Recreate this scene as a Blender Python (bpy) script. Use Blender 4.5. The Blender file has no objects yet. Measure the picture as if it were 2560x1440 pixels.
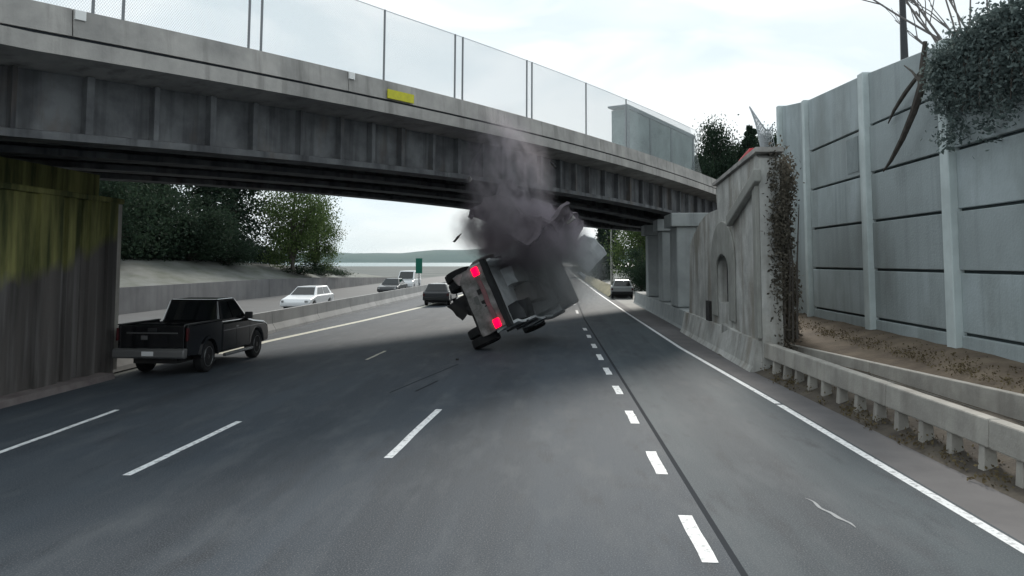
import bpy, bmesh, math, random
import numpy as np
from mathutils import Vector, Matrix, Euler, noise as mnoise
random.seed(7); RNG = np.random.default_rng(7)
R_ = math.radians
SC = bpy.context.scene
COL = SC.collection

# ------------------------------------------------------------------ camera, sky, sun, exposure
yaw = math.atan(120/1900*math.cos(R_(4))); pit = R_(4)
Fv = Vector((-math.sin(yaw)*math.cos(pit), math.cos(yaw)*math.cos(pit), math.sin(pit)))
Rv = Vector((math.cos(yaw), math.sin(yaw), 0)); Uv = Rv.cross(Fv)
cam_d = bpy.data.cameras.new('camera'); cam = bpy.data.objects.new('camera', cam_d); COL.objects.link(cam)
m = Matrix((Rv, Uv, -Fv)).transposed().to_4x4(); m.translation = (0, 0, 2.95); cam.matrix_world = m
cam_d.sensor_width = 36; cam_d.lens = 1900/2560*36; cam_d.shift_y = -198/2560
cam_d.clip_start = 0.1; cam_d.clip_end = 20000
SC.camera = cam

SUN_EL, SUN_AZ = R_(30), R_(6)          # azimuth from +Y towards +X
w = bpy.data.worlds.new('World'); SC.world = w; w.use_nodes = True
nt = w.node_tree; nt.nodes.clear()
out = nt.nodes.new('ShaderNodeOutputWorld'); bg = nt.nodes.new('ShaderNodeBackground')
sky = nt.nodes.new('ShaderNodeTexSky'); sky.sky_type = 'NISHITA'; sky.sun_disc = False
sky.sun_elevation = SUN_EL; sky.sun_rotation = SUN_AZ; sky.air_density = 1.0; sky.dust_density = 2.0
tc = nt.nodes.new('ShaderNodeTexCoord'); mp = nt.nodes.new('ShaderNodeMapping'); mp.inputs['Scale'].default_value = (1.6, 1.6, 4.5)
nz = nt.nodes.new('ShaderNodeTexNoise'); nz.inputs['Scale'].default_value = 1.5; nz.inputs['Detail'].default_value = 5
rp = nt.nodes.new('ShaderNodeMapRange'); rp.inputs['From Min'].default_value = .38; rp.inputs['From Max'].default_value = .62
rp.inputs['To Min'].default_value = .88; rp.inputs['To Max'].default_value = 1.0
mx = nt.nodes.new('ShaderNodeMix'); mx.data_type = 'RGBA'
mx.inputs['B'].default_value = (11.9, 13.2, 13.9, 1)
L = nt.links.new
L(tc.outputs['Generated'], mp.inputs['Vector']); L(mp.outputs['Vector'], nz.inputs['Vector'])
L(nz.outputs['Fac'], rp.inputs['Value']); L(rp.outputs['Result'], mx.inputs['Factor'])
cr = nt.nodes.new('ShaderNodeMix'); cr.data_type = 'RGBA'; cr.inputs['A'].default_value = (10.2, 11.6, 12.3, 1); cr.inputs['B'].default_value = (12.6, 13.5, 13.9, 1)
nz2 = nt.nodes.new('ShaderNodeTexNoise'); nz2.inputs['Scale'].default_value = 2.6; nz2.inputs['Detail'].default_value = 4; nz2.inputs['Distortion'].default_value = .6
rp2 = nt.nodes.new('ShaderNodeMapRange'); rp2.inputs['From Min'].default_value = .4; rp2.inputs['From Max'].default_value = .58
L(mp.outputs['Vector'], nz2.inputs['Vector']); L(nz2.outputs['Fac'], rp2.inputs['Value']); L(rp2.outputs['Result'], cr.inputs['Factor'])
L(cr.outputs['Result'], mx.inputs['B'])
L(sky.outputs['Color'], mx.inputs['A']); L(mx.outputs['Result'], bg.inputs['Color'])
bg.inputs['Strength'].default_value = 0.06
L(bg.outputs['Background'], out.inputs['Surface'])

sd = bpy.data.lights.new('sun', 'SUN'); sd.energy = 2.7; sd.angle = R_(10); sd.color = (1, .95, .87)
so = bpy.data.objects.new('sun', sd); COL.objects.link(so)
sdir = Vector((math.sin(SUN_AZ)*math.cos(SUN_EL), math.cos(SUN_AZ)*math.cos(SUN_EL), math.sin(SUN_EL)))
so.rotation_euler = (-sdir).to_track_quat('-Z', 'Y').to_euler(); so.location = (0, 0, 60)

SC.view_settings.view_transform = 'Standard'; SC.view_settings.look = 'None'
SC.view_settings.exposure = 0.48; SC.view_settings.gamma = 1; SC.view_settings.use_curve_mapping = False
SC.render.engine = 'CYCLES'
SC.cycles.use_denoising = True
SC.cycles.volume_step_rate = 1.0; SC.cycles.volume_max_steps = 128
SC.cycles.max_bounces = 8; SC.cycles.transparent_max_bounces = 12

# ------------------------------------------------------------------ helpers
class MB:
    def __init__(s): s.v = []; s.f = []
    def add(s, vs, fs):
        o = len(s.v); s.v += [tuple(p) for p in vs]; s.f += [tuple(i+o for i in f) for f in fs]; return s
    def box(s, x0, x1, y0, y1, z0, z1):
        return s.add([(x0,y0,z0),(x1,y0,z0),(x1,y1,z0),(x0,y1,z0),(x0,y0,z1),(x1,y0,z1),(x1,y1,z1),(x0,y1,z1)],
                     [(3,2,1,0),(4,5,6,7),(0,1,5,4),(1,2,6,5),(2,3,7,6),(3,0,4,7)])
    def hexa(s, b, t):       # four bottom points, four top points, both counter-clockwise from above
        return s.add(list(b)+list(t), [(3,2,1,0),(4,5,6,7),(0,1,5,4),(1,2,6,5),(2,3,7,6),(3,0,4,7)])
    def prism(s, pts, a, b, axis='x'):   # outline (u,v) extruded from a to b along axis
        n = len(pts)
        def P(u, v, w):
            return (w,u,v) if axis == 'x' else ((u,w,v) if axis == 'y' else (u,v,w))
        vs = [P(u,v,a) for u,v in pts]+[P(u,v,b) for u,v in pts]
        fs = [tuple(range(n)), tuple(range(2*n-1, n-1, -1))]+[(i, n+i, n+(i+1)%n, (i+1)%n) for i in range(n)]
        return s.add(vs, fs)
    def tube(s, pts, rad, n=8, cap=True):
        pts = [Vector(p) for p in pts]
        if not isinstance(rad, (list, tuple)): rad = [rad]*len(pts)
        o = len(s.v); ref = None
        for i, p in enumerate(pts):
            t = (pts[min(i+1, len(pts)-1)]-pts[max(i-1, 0)]).normalized()
            if ref is None: ref = t.orthogonal().normalized()
            a = (ref - t*ref.dot(t)).normalized(); b = t.cross(a); ref = a
            for k in range(n):
                an = 2*math.pi*k/n; s.v.append(tuple(p+(a*math.cos(an)+b*math.sin(an))*rad[i]))
        for i in range(len(pts)-1):
            for k in range(n):
                s.f.append((o+i*n+k, o+i*n+(k+1)%n, o+(i+1)*n+(k+1)%n, o+(i+1)*n+k))
        if cap:
            s.f.append(tuple(o+k for k in range(n-1, -1, -1))); q = o+(len(pts)-1)*n; s.f.append(tuple(q+k for k in range(n)))
        return s
    def lathe_x(s, prof, n=24, c=(0,0,0)):   # profile (x, r) spun about the x axis
        o = len(s.v); cx, cy, cz = c
        for x, r in prof:
            for k in range(n):
                a = 2*math.pi*k/n; s.v.append((cx+x, cy+r*math.cos(a), cz+r*math.sin(a)))
        mm = len(prof)
        for i in range(mm-1):
            for k in range(n): s.f.append((o+i*n+k, o+(i+1)*n+k, o+(i+1)*n+(k+1)%n, o+i*n+(k+1)%n))
        s.f.append(tuple(o+k for k in range(n))); s.f.append(tuple(o+(mm-1)*n+k for k in range(n-1, -1, -1)))
        return s
    def sphere(s, c, r, n=10, m=6, sq=(1,1,1)):
        o = len(s.v); c = Vector(c)
        for i in range(m+1):
            ph = math.pi*i/m
            for k in range(n):
                a = 2*math.pi*k/n
                s.v.append((c.x+r*sq[0]*math.sin(ph)*math.cos(a), c.y+r*sq[1]*math.sin(ph)*math.sin(a), c.z+r*sq[2]*math.cos(ph)))
        for i in range(m):
            for k in range(n): s.f.append((o+i*n+k, o+(i+1)*n+k, o+(i+1)*n+(k+1)%n, o+i*n+(k+1)%n))
        return s
    def xf(s, fn): s.v = [tuple(fn(Vector(p))) for p in s.v]; return s
    def build(s, name, mat=None, parent=None, bevel=0, smooth=False, seg=2):
        me = bpy.data.meshes.new(name); me.from_pydata(s.v, [], s.f); me.validate()
        bm = bmesh.new(); bm.from_mesh(me); bmesh.ops.recalc_face_normals(bm, faces=bm.faces); bm.to_mesh(me); bm.free()
        o = bpy.data.objects.new(name, me); COL.objects.link(o)
        if mat: me.materials.append(mat)
        if parent: o.parent = parent
        if bevel:
            b = o.modifiers.new('bevel', 'BEVEL'); b.width = bevel; b.segments = seg; b.limit_method = 'ANGLE'; b.angle_limit = R_(35)
        if smooth:
            for p in me.polygons: p.use_smooth = True
        return o

def tag(o, label=None, cat=None, group=None, kind=None):
    if label: o['label'] = label
    if cat: o['category'] = cat
    if group: o['group'] = group
    if kind: o['kind'] = kind
    return o
def empty(name, loc=(0,0,0), rz=0, label=None, cat=None, group=None):
    o = bpy.data.objects.new(name, None); COL.objects.link(o); o.location = loc; o.rotation_euler = (0,0,rz); o.empty_display_size = .3
    return tag(o, label, cat, group)
def copy_tree(o, parent=None):
    kids = [k for k in bpy.data.objects if k.parent == o]
    c = o.copy(); COL.objects.link(c); c.parent = parent
    for k in kids: copy_tree(k, c)
    return c

# ------------------------------------------------------------------ materials
MATS = {}
def mat(name, col, rough=.8, col2=None, scale=3.0, spec=.3, metal=0, streak=0, streak_col=None, bump=0, bscale=40, emit=None, est=1,
        stretch=(1,1,1), coat=0, extra=None, lo=.35, hi=.65):
    if name in MATS: return MATS[name]
    M = bpy.data.materials.new(name); M.use_nodes = True; n = M.node_tree.nodes; l = M.node_tree.links
    b = n['Principled BSDF']; b.inputs['Roughness'].default_value = rough; b.inputs['Metallic'].default_value = metal
    b.inputs['Specular IOR Level'].default_value = spec
    if coat: b.inputs['Coat Weight'].default_value = coat; b.inputs['Coat Roughness'].default_value = .08
    c1 = (*col, 1); cur = None
    tcn = n.new('ShaderNodeTexCoord')
    def noise(sc, st, det=6):
        mpn = n.new('ShaderNodeMapping'); mpn.inputs['Scale'].default_value = st; l.new(tcn.outputs['Object'], mpn.inputs['Vector'])
        nn = n.new('ShaderNodeTexNoise'); nn.inputs['Scale'].default_value = sc; nn.inputs['Detail'].default_value = det; nn.inputs['Roughness'].default_value = .6
        l.new(mpn.outputs['Vector'], nn.inputs['Vector']); return nn.outputs['Fac']
    def ramp(sock, lo_, hi_):
        r = n.new('ShaderNodeMapRange'); r.inputs['From Min'].default_value = lo_; r.inputs['From Max'].default_value = hi_; l.new(sock, r.inputs['Value']); return r.outputs['Result']
    def mixc(fac, A, B):
        q = n.new('ShaderNodeMix'); q.data_type = 'RGBA'; l.new(fac, q.inputs['Factor'])
        for key, val in (('A', A), ('B', B)):
            if isinstance(val, tuple): q.inputs[key].default_value = val
            else: l.new(val, q.inputs[key])
        return q.outputs['Result']
    cur = c1
    if col2: cur = mixc(ramp(noise(scale, stretch), lo, hi), c1, (*col2, 1))
    if streak:
        sc_ = (*(streak_col or tuple(x*.35 for x in col)), 1)
        f = ramp(noise(2.2, (1, 1, .06)), .5, .72)
        mm = n.new('ShaderNodeMath'); mm.operation = 'MULTIPLY'; mm.inputs[1].default_value = streak; l.new(f, mm.inputs[0])
        cur = mixc(mm.outputs[0], cur, sc_)
    if extra: cur = extra(n, l, tcn, noise, ramp, mixc, cur)
    if isinstance(cur, tuple): b.inputs['Base Color'].default_value = cur
    else: l.new(cur, b.inputs['Base Color'])
    if bump:
        bn = n.new('ShaderNodeBump'); bn.inputs['Strength'].default_value = bump; bn.inputs['Distance'].default_value = .02
        l.new(noise(bscale, (1,1,1), 4), bn.inputs['Height']); l.new(bn.outputs['Normal'], b.inputs['Normal'])
    if emit: b.inputs['Emission Color'].default_value = (*emit, 1); b.inputs['Emission Strength'].default_value = est
    MATS[name] = M; return M

def moss_extra(n, l, tcn, noise, ramp, mixc, cur):
    # moss clinging to the upper pier, its lower edge rising along the wall
    sp = n.new('ShaderNodeSeparateXYZ'); l.new(tcn.outputs['Object'], sp.inputs[0])
    nn = noise(1.4, (1,1,.35))
    def mth(op, a, b_):
        q = n.new('ShaderNodeMath'); q.operation = op
        for i, v in enumerate((a, b_)):
            if isinstance(v, (int, float)): q.inputs[i].default_value = v
            else: l.new(v, q.inputs[i])
        return q.outputs[0]
    edge = mth('ADD', mth('MULTIPLY', sp.outputs['Y'], -.27), mth('ADD', sp.outputs['Z'], mth('MULTIPLY', nn, 1.1)))
    f = ramp(edge, 2.75, 3.1)
    moss = mixc(ramp(noise(2.6, (1,1,.12)), .38, .66), (.05,.058,.022,1), (.24,.235,.085,1))
    return mixc(f, cur, moss)

def vary_extra(n, l, tcn, noise, ramp, mixc, cur):
    oi = n.new('ShaderNodeObjectInfo'); r = n.new('ShaderNodeMapRange'); r.inputs['To Min'].default_value = .0; r.inputs['To Max'].default_value = .5
    l.new(oi.outputs['Random'], r.inputs['Value'])
    c = mixc(r.outputs['Result'], cur, (.24,.265,.265,1))
    q = ramp(noise(.5, (1,1,.5), 8), .5, .68); mm = n.new('ShaderNodeMath'); mm.operation = 'MULTIPLY'; mm.inputs[1].default_value = .55; l.new(q, mm.inputs[0])
    return mixc(mm.outputs[0], c, (.2,.22,.21,1))
def rust_extra(n, l, tcn, noise, ramp, mixc, cur):
    q = ramp(noise(1.1, (1,1,.3), 8), .56, .72); mm = n.new('ShaderNodeMath'); mm.operation = 'MULTIPLY'; mm.inputs[1].default_value = .6; l.new(q, mm.inputs[0])
    return mixc(mm.outputs[0], cur, (.11,.085,.065,1))
def brown_extra(n, l, tcn, noise, ramp, mixc, cur):
    q = ramp(noise(.8, (1,1,.45), 9), .48, .66); mm = n.new('ShaderNodeMath'); mm.operation = 'MULTIPLY'; mm.inputs[1].default_value = .75; l.new(q, mm.inputs[0])
    return mixc(mm.outputs[0], cur, (.21,.185,.15,1))
def asphalt_extra(n, l, tcn, noise, ramp, mixc, cur):
    c = mixc(ramp(noise(.55, (1,.035,1)), .42, .66), cur, (.022,.03,.04,1))       # long tyre-worn bands
    c = mixc(ramp(noise(.16, (1,.5,1)), .5, .7), c, (.058,.067,.078,1))
    c = mixc(ramp(noise(.9, (1,.6,1), 8), .58, .72), c, (.034,.041,.05,1))      # damp and oil patches
    c = mixc(ramp(noise(1.7, (1,.3,1), 9), .5, .85), c, (.085,.095,.105,1))          # patchy wear showing pale stone
    c = mixc(ramp(noise(2.3, (1,.25,1), 8), .55, .75), c, (.026,.032,.04,1))
    return mixc(ramp(noise(60, (1,1,1), 2), .5, .75), c, (.13,.137,.147,1))

ASPH = mat('asphalt', (.042,.055,.071), .8, spec=.22, bump=.25, bscale=180, extra=asphalt_extra)
ASPH_R = mat('asphalt_exit_lane', (.06,.077,.088), .82, spec=.22, bump=.2, bscale=180, extra=asphalt_extra)
SHOULD = mat('asphalt_shoulder', (.15,.143,.145), .88, col2=(.12,.115,.117), scale=1.3, bump=.3, bscale=120)
SEAM = mat('tar_seam', (.034,.038,.044), .95, spec=.05)
PAINT = mat('road_paint', (.74,.75,.76), .7, col2=(.22,.23,.24), scale=11, lo=.5, hi=.7)
PAINTY = mat('road_paint_worn', (.6,.58,.48), .7, col2=(.4,.39,.33), scale=4)
DIRT = mat('dirt', (.09,.068,.05), .95, col2=(.16,.125,.09), scale=1.2, bump=.8, bscale=12)
GRAVEL = mat('gravel_slope', (.17,.178,.172), .95, col2=(.095,.105,.085), scale=.8, bump=.9, bscale=5, stretch=(1,.4,1))
GRASSM = mat('dry_verge', (.1,.095,.05), .95, col2=(.19,.17,.1), scale=.6)
GROUND = mat('ground', (.105,.115,.115), .95, col2=(.06,.075,.07), scale=.05)
CONC = mat('concrete_weathered', (.44,.42,.395), .88, col2=(.27,.262,.25), scale=.8, streak=.75, streak_col=(.17,.163,.152), bump=.35, bscale=25)
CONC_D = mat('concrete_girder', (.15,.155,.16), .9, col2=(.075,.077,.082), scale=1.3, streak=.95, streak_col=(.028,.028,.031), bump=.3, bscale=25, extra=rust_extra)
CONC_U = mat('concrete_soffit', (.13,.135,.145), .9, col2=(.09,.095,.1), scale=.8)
CONC_L = mat('concrete_pale', (.36,.36,.335), .86, col2=(.27,.27,.25), scale=1.5, streak=.4, streak_col=(.17,.17,.15), bump=.3, bscale=30)
CONC_W = mat('concrete_wing', (.58,.58,.555), .88, col2=(.36,.36,.345), scale=1.0, streak=.7, streak_col=(.17,.165,.145), bump=.9, bscale=9, extra=brown_extra)
CONC_RAIL = mat('concrete_rail', (.44,.42,.38), .88, col2=(.3,.285,.26), scale=1.4, streak=.5, streak_col=(.19,.17,.15), bump=.4, bscale=22)
CONC_COL = mat('concrete_column', (.34,.36,.36), .85, col2=(.26,.28,.28), scale=1.0, streak=.35, bump=.2)
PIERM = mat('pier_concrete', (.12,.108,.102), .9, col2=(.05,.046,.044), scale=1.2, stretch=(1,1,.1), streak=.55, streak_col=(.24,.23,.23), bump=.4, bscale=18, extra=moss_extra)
PANELM = mat('wall_panel', (.44,.50,.52), .85, col2=(.35,.40,.41), scale=.7, streak=.5, streak_col=(.2,.23,.235), bump=.6, bscale=16, extra=vary_extra)
POSTM = mat('wall_post', (.6,.67,.67), .78, col2=(.48,.54,.54), scale=1.2, streak=.35, streak_col=(.28,.31,.31))
STEEL = mat('galvanised', (.2,.21,.22), .5, metal=.4)
MESHM = mat('fence_wire', (.6,.64,.66), .5)
DARKST = mat('dark_steel', (.05,.052,.056), .5, metal=.3)
SKY_GAP = mat('sky_gap_white', (.8,.8,.78), .6)
YELLOW = mat('sign_yellow', (.62,.58,.03), .55, col2=(.5,.47,.04), scale=5)
GREENS = mat('sign_green', (.005,.13,.085), .5)
BLACKP = mat('black_paint', (.006,.0065,.008), .12, spec=.5, coat=.8)
GREYCAR = mat('silver_paint', (.2,.21,.21), .3, metal=.2, coat=.5)
WHITEP = mat('white_paint', (.78,.79,.8), .3, coat=.4)
GLASS = mat('dark_glass', (.006,.008,.009), .05, spec=.6)
RUB = mat('tyre_rubber', (.014,.014,.015), .85)
RIM = mat('wheel_rim', (.36,.37,.38), .35, metal=.7)
CHROME = mat('chrome', (.62,.63,.64), .18, metal=.9)
REDL = mat('tail_lamp_unlit', (.05,.006,.008), .2, spec=.5)
REDLIT = mat('tail_lamp_lit', (.6,.0,.015), .3, emit=(1,.0,.03), est=2.2)
PLASTB = mat('black_plastic', (.018,.019,.02), .6)
PLATE = mat('number_plate', (.6,.6,.6), .5)
TRKG = mat('truck_grey_paint', (.33,.31,.305), .65, col2=(.10,.10,.09), scale=2.6, streak=.3, bump=.2, bscale=8)
TRKP = mat('truck_bed_paint', (.68,.7,.71), .55, col2=(.42,.44,.45), scale=1.6, bump=.3, bscale=6)
UNDER = mat('underbody', (.022,.022,.024), .85, col2=(.04,.037,.034), scale=4)
DUMP = mat('torn_bed_steel', (.2,.175,.19), .75, col2=(.1,.085,.095), scale=1.7, bump=.5, bscale=5)
REDP = mat('red_panel', (.42,.03,.04), .6)
NETM = mat('torn_net', (.46,.48,.5), .8)
IVYM = mat('ivy_leaf', (.03,.045,.03), .7)
BARK = mat('bark', (.06,.052,.045), .9, col2=(.1,.09,.08), scale=6, stretch=(1,1,.2))
BARKP = mat('bare_bark', (.17,.16,.155), .9)
WATER = mat('water', (.05,.12,.12), .25, spec=.6, bump=.0)
HILLM = mat('forest_hill', (.022,.068,.07), .95, col2=(.035,.08,.075), scale=.004)

def leaf_mat(name, a, b_):
    M = bpy.data.materials.new(name); M.use_nodes = True; n = M.node_tree.nodes; l = M.node_tree.links
    p = n['Principled BSDF']; p.inputs['Roughness'].default_value = .85; p.inputs['Specular IOR Level'].default_value = .08
    g = n.new('ShaderNodeNewGeometry'); q = n.new('ShaderNodeMix'); q.data_type = 'RGBA'
    q.inputs['A'].default_value = (*a, 1); q.inputs['B'].default_value = (*b_, 1)
    l.new(g.outputs['Random Per Island'], q.inputs['Factor']); l.new(q.outputs['Result'], p.inputs['Base Color'])
    t = n.new('ShaderNodeBsdfTranslucent'); l.new(q.outputs['Result'], t.inputs['Color'])
    ms = n.new('ShaderNodeMixShader'); ms.inputs[0].default_value = .3
    l.new(p.outputs[0], ms.inputs[1]); l.new(t.outputs[0], ms.inputs[2]); l.new(ms.outputs[0], n['Material Output'].inputs['Surface'])
    return M
LEAF_D = leaf_mat('leaf_dark', (.018,.032,.022), (.034,.055,.034))
LEAF_L = leaf_mat('leaf_light', (.05,.085,.03), (.115,.16,.06))
LEAF_C = leaf_mat('leaf_conifer', (.014,.028,.02), (.035,.055,.035))
LEAF_B = leaf_mat('leaf_brown', (.09,.07,.045), (.17,.14,.08))
LEAF_I = leaf_mat('leaf_ivy', (.07,.095,.092), (.17,.21,.2))

# ------------------------------------------------------------------ ground, road, water, hills
def strip(name, pts, mat_, z, kind=None, parent=None):   # pts: (xl, xr, y)
    mb = MB(); vs = []; fs = []
    for xl, xr, y in pts: vs += [(xl,y,z),(xr,y,z)]
    for i in range(len(pts)-1): fs.append((2*i,2*i+1,2*i+3,2*i+2))
    o = mb.add(vs, fs).build(name, mat_, parent)
    if kind: o['kind'] = kind
    return o

gr = MB(); ys = [-60, 0, 100, 300, 515, 530, 620, 12000]; zs = [-.06, -.06, -.06, -.06, -.06, -2.5, -9, -9]
vs = []; fs = []
for y, z in zip(ys, zs): vs += [(-9000,y,z),(9000,y,z)]
for i in range(len(ys)-1): fs.append((2*i,2*i+1,2*i+3,2*i+2))
gr.add(vs, fs).build('ground', GROUND)['kind'] = 'structure'
MB().add([(-9000,500,-1.6),(9000,500,-1.6),(9000,11900,-1.6),(-9000,11900,-1.6)], [(0,1,2,3)]).build('water', WATER)['kind'] = 'structure'

EDGE = [(4.95,-20),(4.74,8.3),(4.52,16.4),(4.12,26.7),(3.85,45),(3.55,75),(3.3,140),(3.2,512)]
def edge_x(y):
    for (a, ya), (b, yb) in zip(EDGE, EDGE[1:]):
        if y <= yb: return a+(b-a)*(y-ya)/(yb-ya)
    return EDGE[-1][0]
def dot_x(y): return 1.46-.0145*(y-7.8) if y < 40 else .99
YS = [-20, 0, 8.3, 16.4, 26.7, 34, 40, 75, 140, 512]
def seam_x(y): return dot_x(y)+.26
road = strip('road', [(-11.55 if y < 30 else -12.2, seam_x(y)-.035, y) for y in YS], ASPH, 0, 'structure')
strip('exit_lane_road', [(seam_x(y)+.035, edge_x(y)+.12, y) for y in YS], ASPH_R, 0, 'structure')
strip('tar_seam_strip', [(seam_x(y)-.035, seam_x(y)+.035, y) for y in YS], SEAM, 0, None, road)
strip('shoulder_pavement', [(edge_x(y)+.12, 6.6 if y < 9 else (6.2 if y < 27 else 5.6), y) for y in [-20,0,8.3,9,16.4,26.7,27,34,40,60]], SHOULD, 0, 'structure')
strip('far_carriageway_road', [(-24.6, -12.8, y) for y in (-20, 60, 200, 512)], mat('asphalt_far', (.085,.088,.092), .75, col2=(.07,.072,.075), scale=.3), 0, 'structure')
strip('ramp_road', [(edge_x(y)+.6, 9.5, y) for y in (46, 60, 75, 100, 140)], mat('asphalt_ramp', (.16,.165,.155), .8, col2=(.13,.13,.125), scale=.5), .004, 'structure')

def dash(x0, y0, x1, y1, wd, m_=PAINT, name='lane_dash', z=.004):
    n = 5; vs = []; fs = []
    for i in range(n+1):
        t = i/n; x = x0+(x1-x0)*t; y = y0+(y1-y0)*t; j = random.uniform(-.008, .008)
        vs += [(x-wd/2+j, y, z), (x+wd/2+j, y, z)]
    for i in range(n): fs.append((2*i,2*i+1,2*i+3,2*i+2))
    return MB().add(vs, fs).build(name, m_, road)
dash(-8.68,11.4,-8.84,14.9,.11); dash(-6.0,10.4,-5.94,13.98,.12); dash(-2.6,11.55,-2.44,15.35,.13)
dash(-5.85,22.9,-5.8,25.2,.1,PAINTY)
for k in (3, 4, 5, 6):
    dash(-5.7,10.4+12.2*k,-5.6,13.9+12.2*k,.11,PAINTY); dash(-2.4,11.5+12.2*k,-2.3,15.2+12.2*k,.11,PAINTY)
for y0, y1 in [(7.8,9.2),(10.92,12.2),(14.25,15.45),(17.35,18.5),(20.3,21.6),(23.3,24.7),(26.5,27.8),(30,31.2),(33.2,34.4)]:
    dash(dot_x(y0), y0, dot_x(y1), y1, .16)
for k in range(6): dash(1.0,44+9*k,1.0,47+9*k,.14)
ed = [(edge_x(y)-.07, edge_x(y)+.07, y) for y in (-20, 8.3, 16.28)]
strip('edge_line', ed, PAINT, .004, None, road)
strip('edge_line', [(edge_x(y)-.065, edge_x(y)+.065, y) for y in (16.42, 26.7, 45, 75, 140, 500)], PAINT, .004, None, road)
strip('edge_line', [(x-.16, x+.16, y) for x, y in ((-10.95,24),(-10.9,27.7),(-9.9,38),(-9.1,48.7),(-8.7,70),(-8.4,140),(-8.4,500))], PAINTY, .004, None, road)
dash(-3.85,17.2,-2.95,22.1,.05, SEAM, 'skid_mark', .005)
dash(-3.3,17.4,-3.05,19.0,.07, SEAM, 'skid_mark', .005)
sm = MB(); vs = []; fs = []
for k in range(15):
    a = k/14; cx = 3.05+.22*a+.05*mnoise.noise(Vector((a*4,0,0))); cy = 9.95-1.05*a; r = .004+.028*math.sin(math.pi*a)*(.6+.6*random.random())
    vs += [(cx-r,cy,.005),(cx+r,cy,.005)]
for k in range(14): fs.append((2*k,2*k+1,2*k+3,2*k+2))
sm.add(vs, fs)
sm.build('scuff_mark', mat('scuff', (.3,.31,.32), .85), road)

# hills beyond the water
def hill(y, pts, depth, name='hill'):
    nx = 90; x0, x1 = pts[0][0], pts[-1][0]; vs = []; fs = []
    def H(x):
        for (a, ha), (b, hb) in zip(pts, pts[1:]):
            if x <= b: t = (x-a)/(b-a); t = t*t*(3-2*t); return ha+(hb-ha)*t
        return pts[-1][1]
    rows = 8
    for j in range(rows):
        v = j/(rows-1)
        for i in range(nx+1):
            x = x0+(x1-x0)*i/nx; h = H(x)*math.sin(math.pi*v)**.7 if 0 < v < 1 else 0
            h *= 1+.10*mnoise.noise(Vector((x*.004, v*3, 3)))+.04*mnoise.noise(Vector((x*.03, v*9, 1)))
            vs.append((x, y+depth*v, h-6))
    for j in range(rows-1):
        for i in range(nx):
            a = j*(nx+1)+i; fs.append((a,a+1,a+nx+2,a+nx+1))
    o = MB().add(vs, fs).build(name, HILLM, smooth=True); o['kind'] = 'structure'; return o
hill(4600, [(-2600,0),(-1700,60),(-1150,72),(-700,96),(-300,110),(300,104),(1100,90),(2600,0)], 1500)
hill(6500, [(-4800,0),(-3300,90),(-2200,98),(-1400,80),(-200,60),(900,0)], 1500)

# left embankment: low wall, pale slope, plateau
emb = MB(); vs = []; fs = []
prof = [(-25,1.4),(-25.6,1.45),(-29.5,3.0),(-34,3.4),(-60,4.5),(-120,6)]
eys = [14,26,38,50,64,80,96,115,140]
for y in eys:
    k = 1 if y < 70 else max(.05, 1-(y-70)/75)
    for x, z in prof:
        bx = 0 if y < 90 else (y-90)*.06
        vs.append((x-bx, y, z*k+.12*mnoise.noise(Vector((x*.3,y*.2,0)))*(1 if x < -26 else 0)))
n = len(prof)
for i in range(len(eys)-1):
    for j in range(n-1): a = i*n+j; fs.append((a,a+1,a+n+1,a+n))
emb.add(vs, fs).build('embankment_terrain', GRAVEL, smooth=True)['kind'] = 'structure'
rw = empty('retaining_wall', (-25,40,0), label='long low grey concrete retaining wall below the pale slope left of the road', cat='wall')
for i in range(len(eys)-1):
    y0, y1 = eys[i]-40, eys[i+1]-40
    def hh(y): y += 40; return 1.5*(1 if y < 70 else max(.05, 1-(y-70)/75))
    bx0 = 0 if eys[i] < 90 else (eys[i]-90)*.06; bx1 = 0 if eys[i+1] < 90 else (eys[i+1]-90)*.06
    MB().hexa([(-.2-bx0,y0+.02,-.1),(.15-bx0,y0+.02,-.1),(.15-bx1,y1-.02,-.1),(-.2-bx1,y1-.02,-.1)],
              [(-.2-bx0,y0+.02,hh(y0+.02)),(.1-bx0,y0+.02,hh(y0+.02)),(.1-bx1,y1-.02,hh(y1)),(-.2-bx1,y1-.02,hh(y1))]).build('wall_section', CONC_U if False else mat('concrete_dull', (.17,.17,.175), .9, col2=(.12,.12,.125), scale=.4, streak=.4), rw)

# right side terrain: dirt bank between rail, kerb wall and the sound wall
bk = MB(); vs = []; fs = []
rows = []
for y in np.linspace(2, 44, 43):
    xk = 7.5 if y < 8 else (7.5-(y-8)*.043 if y < 12.6 else (7.3-(y-12.6)*.055 if y < 18 else (7.0-(y-18)*.17 if y < 24.5 else 5.9)))
    pf = [(xk-.0,.42),(xk+.13,.62),(8.0,.8),(8.6,.97),(9.3,1.06),(12,1.2),(40,4)]
    rows.append([(x if i < 2 else max(x, xk+.2+.1*i), y, z+(.07*mnoise.noise(Vector((x*2,y*1.3,0)))+.05*mnoise.noise(Vector((x*5,y*4,2))) if i > 1 else 0)) for i, (x, z) in enumerate(pf)])
for r in rows: vs += r
n = 7
for i in range(len(rows)-1):
    for j in range(n-1): a = i*n+j; fs.append((a,a+1,a+n+1,a+n))
bk.add(vs, fs).build('dirt_bank_terrain', DIRT, smooth=True)['kind'] = 'structure'
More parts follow.
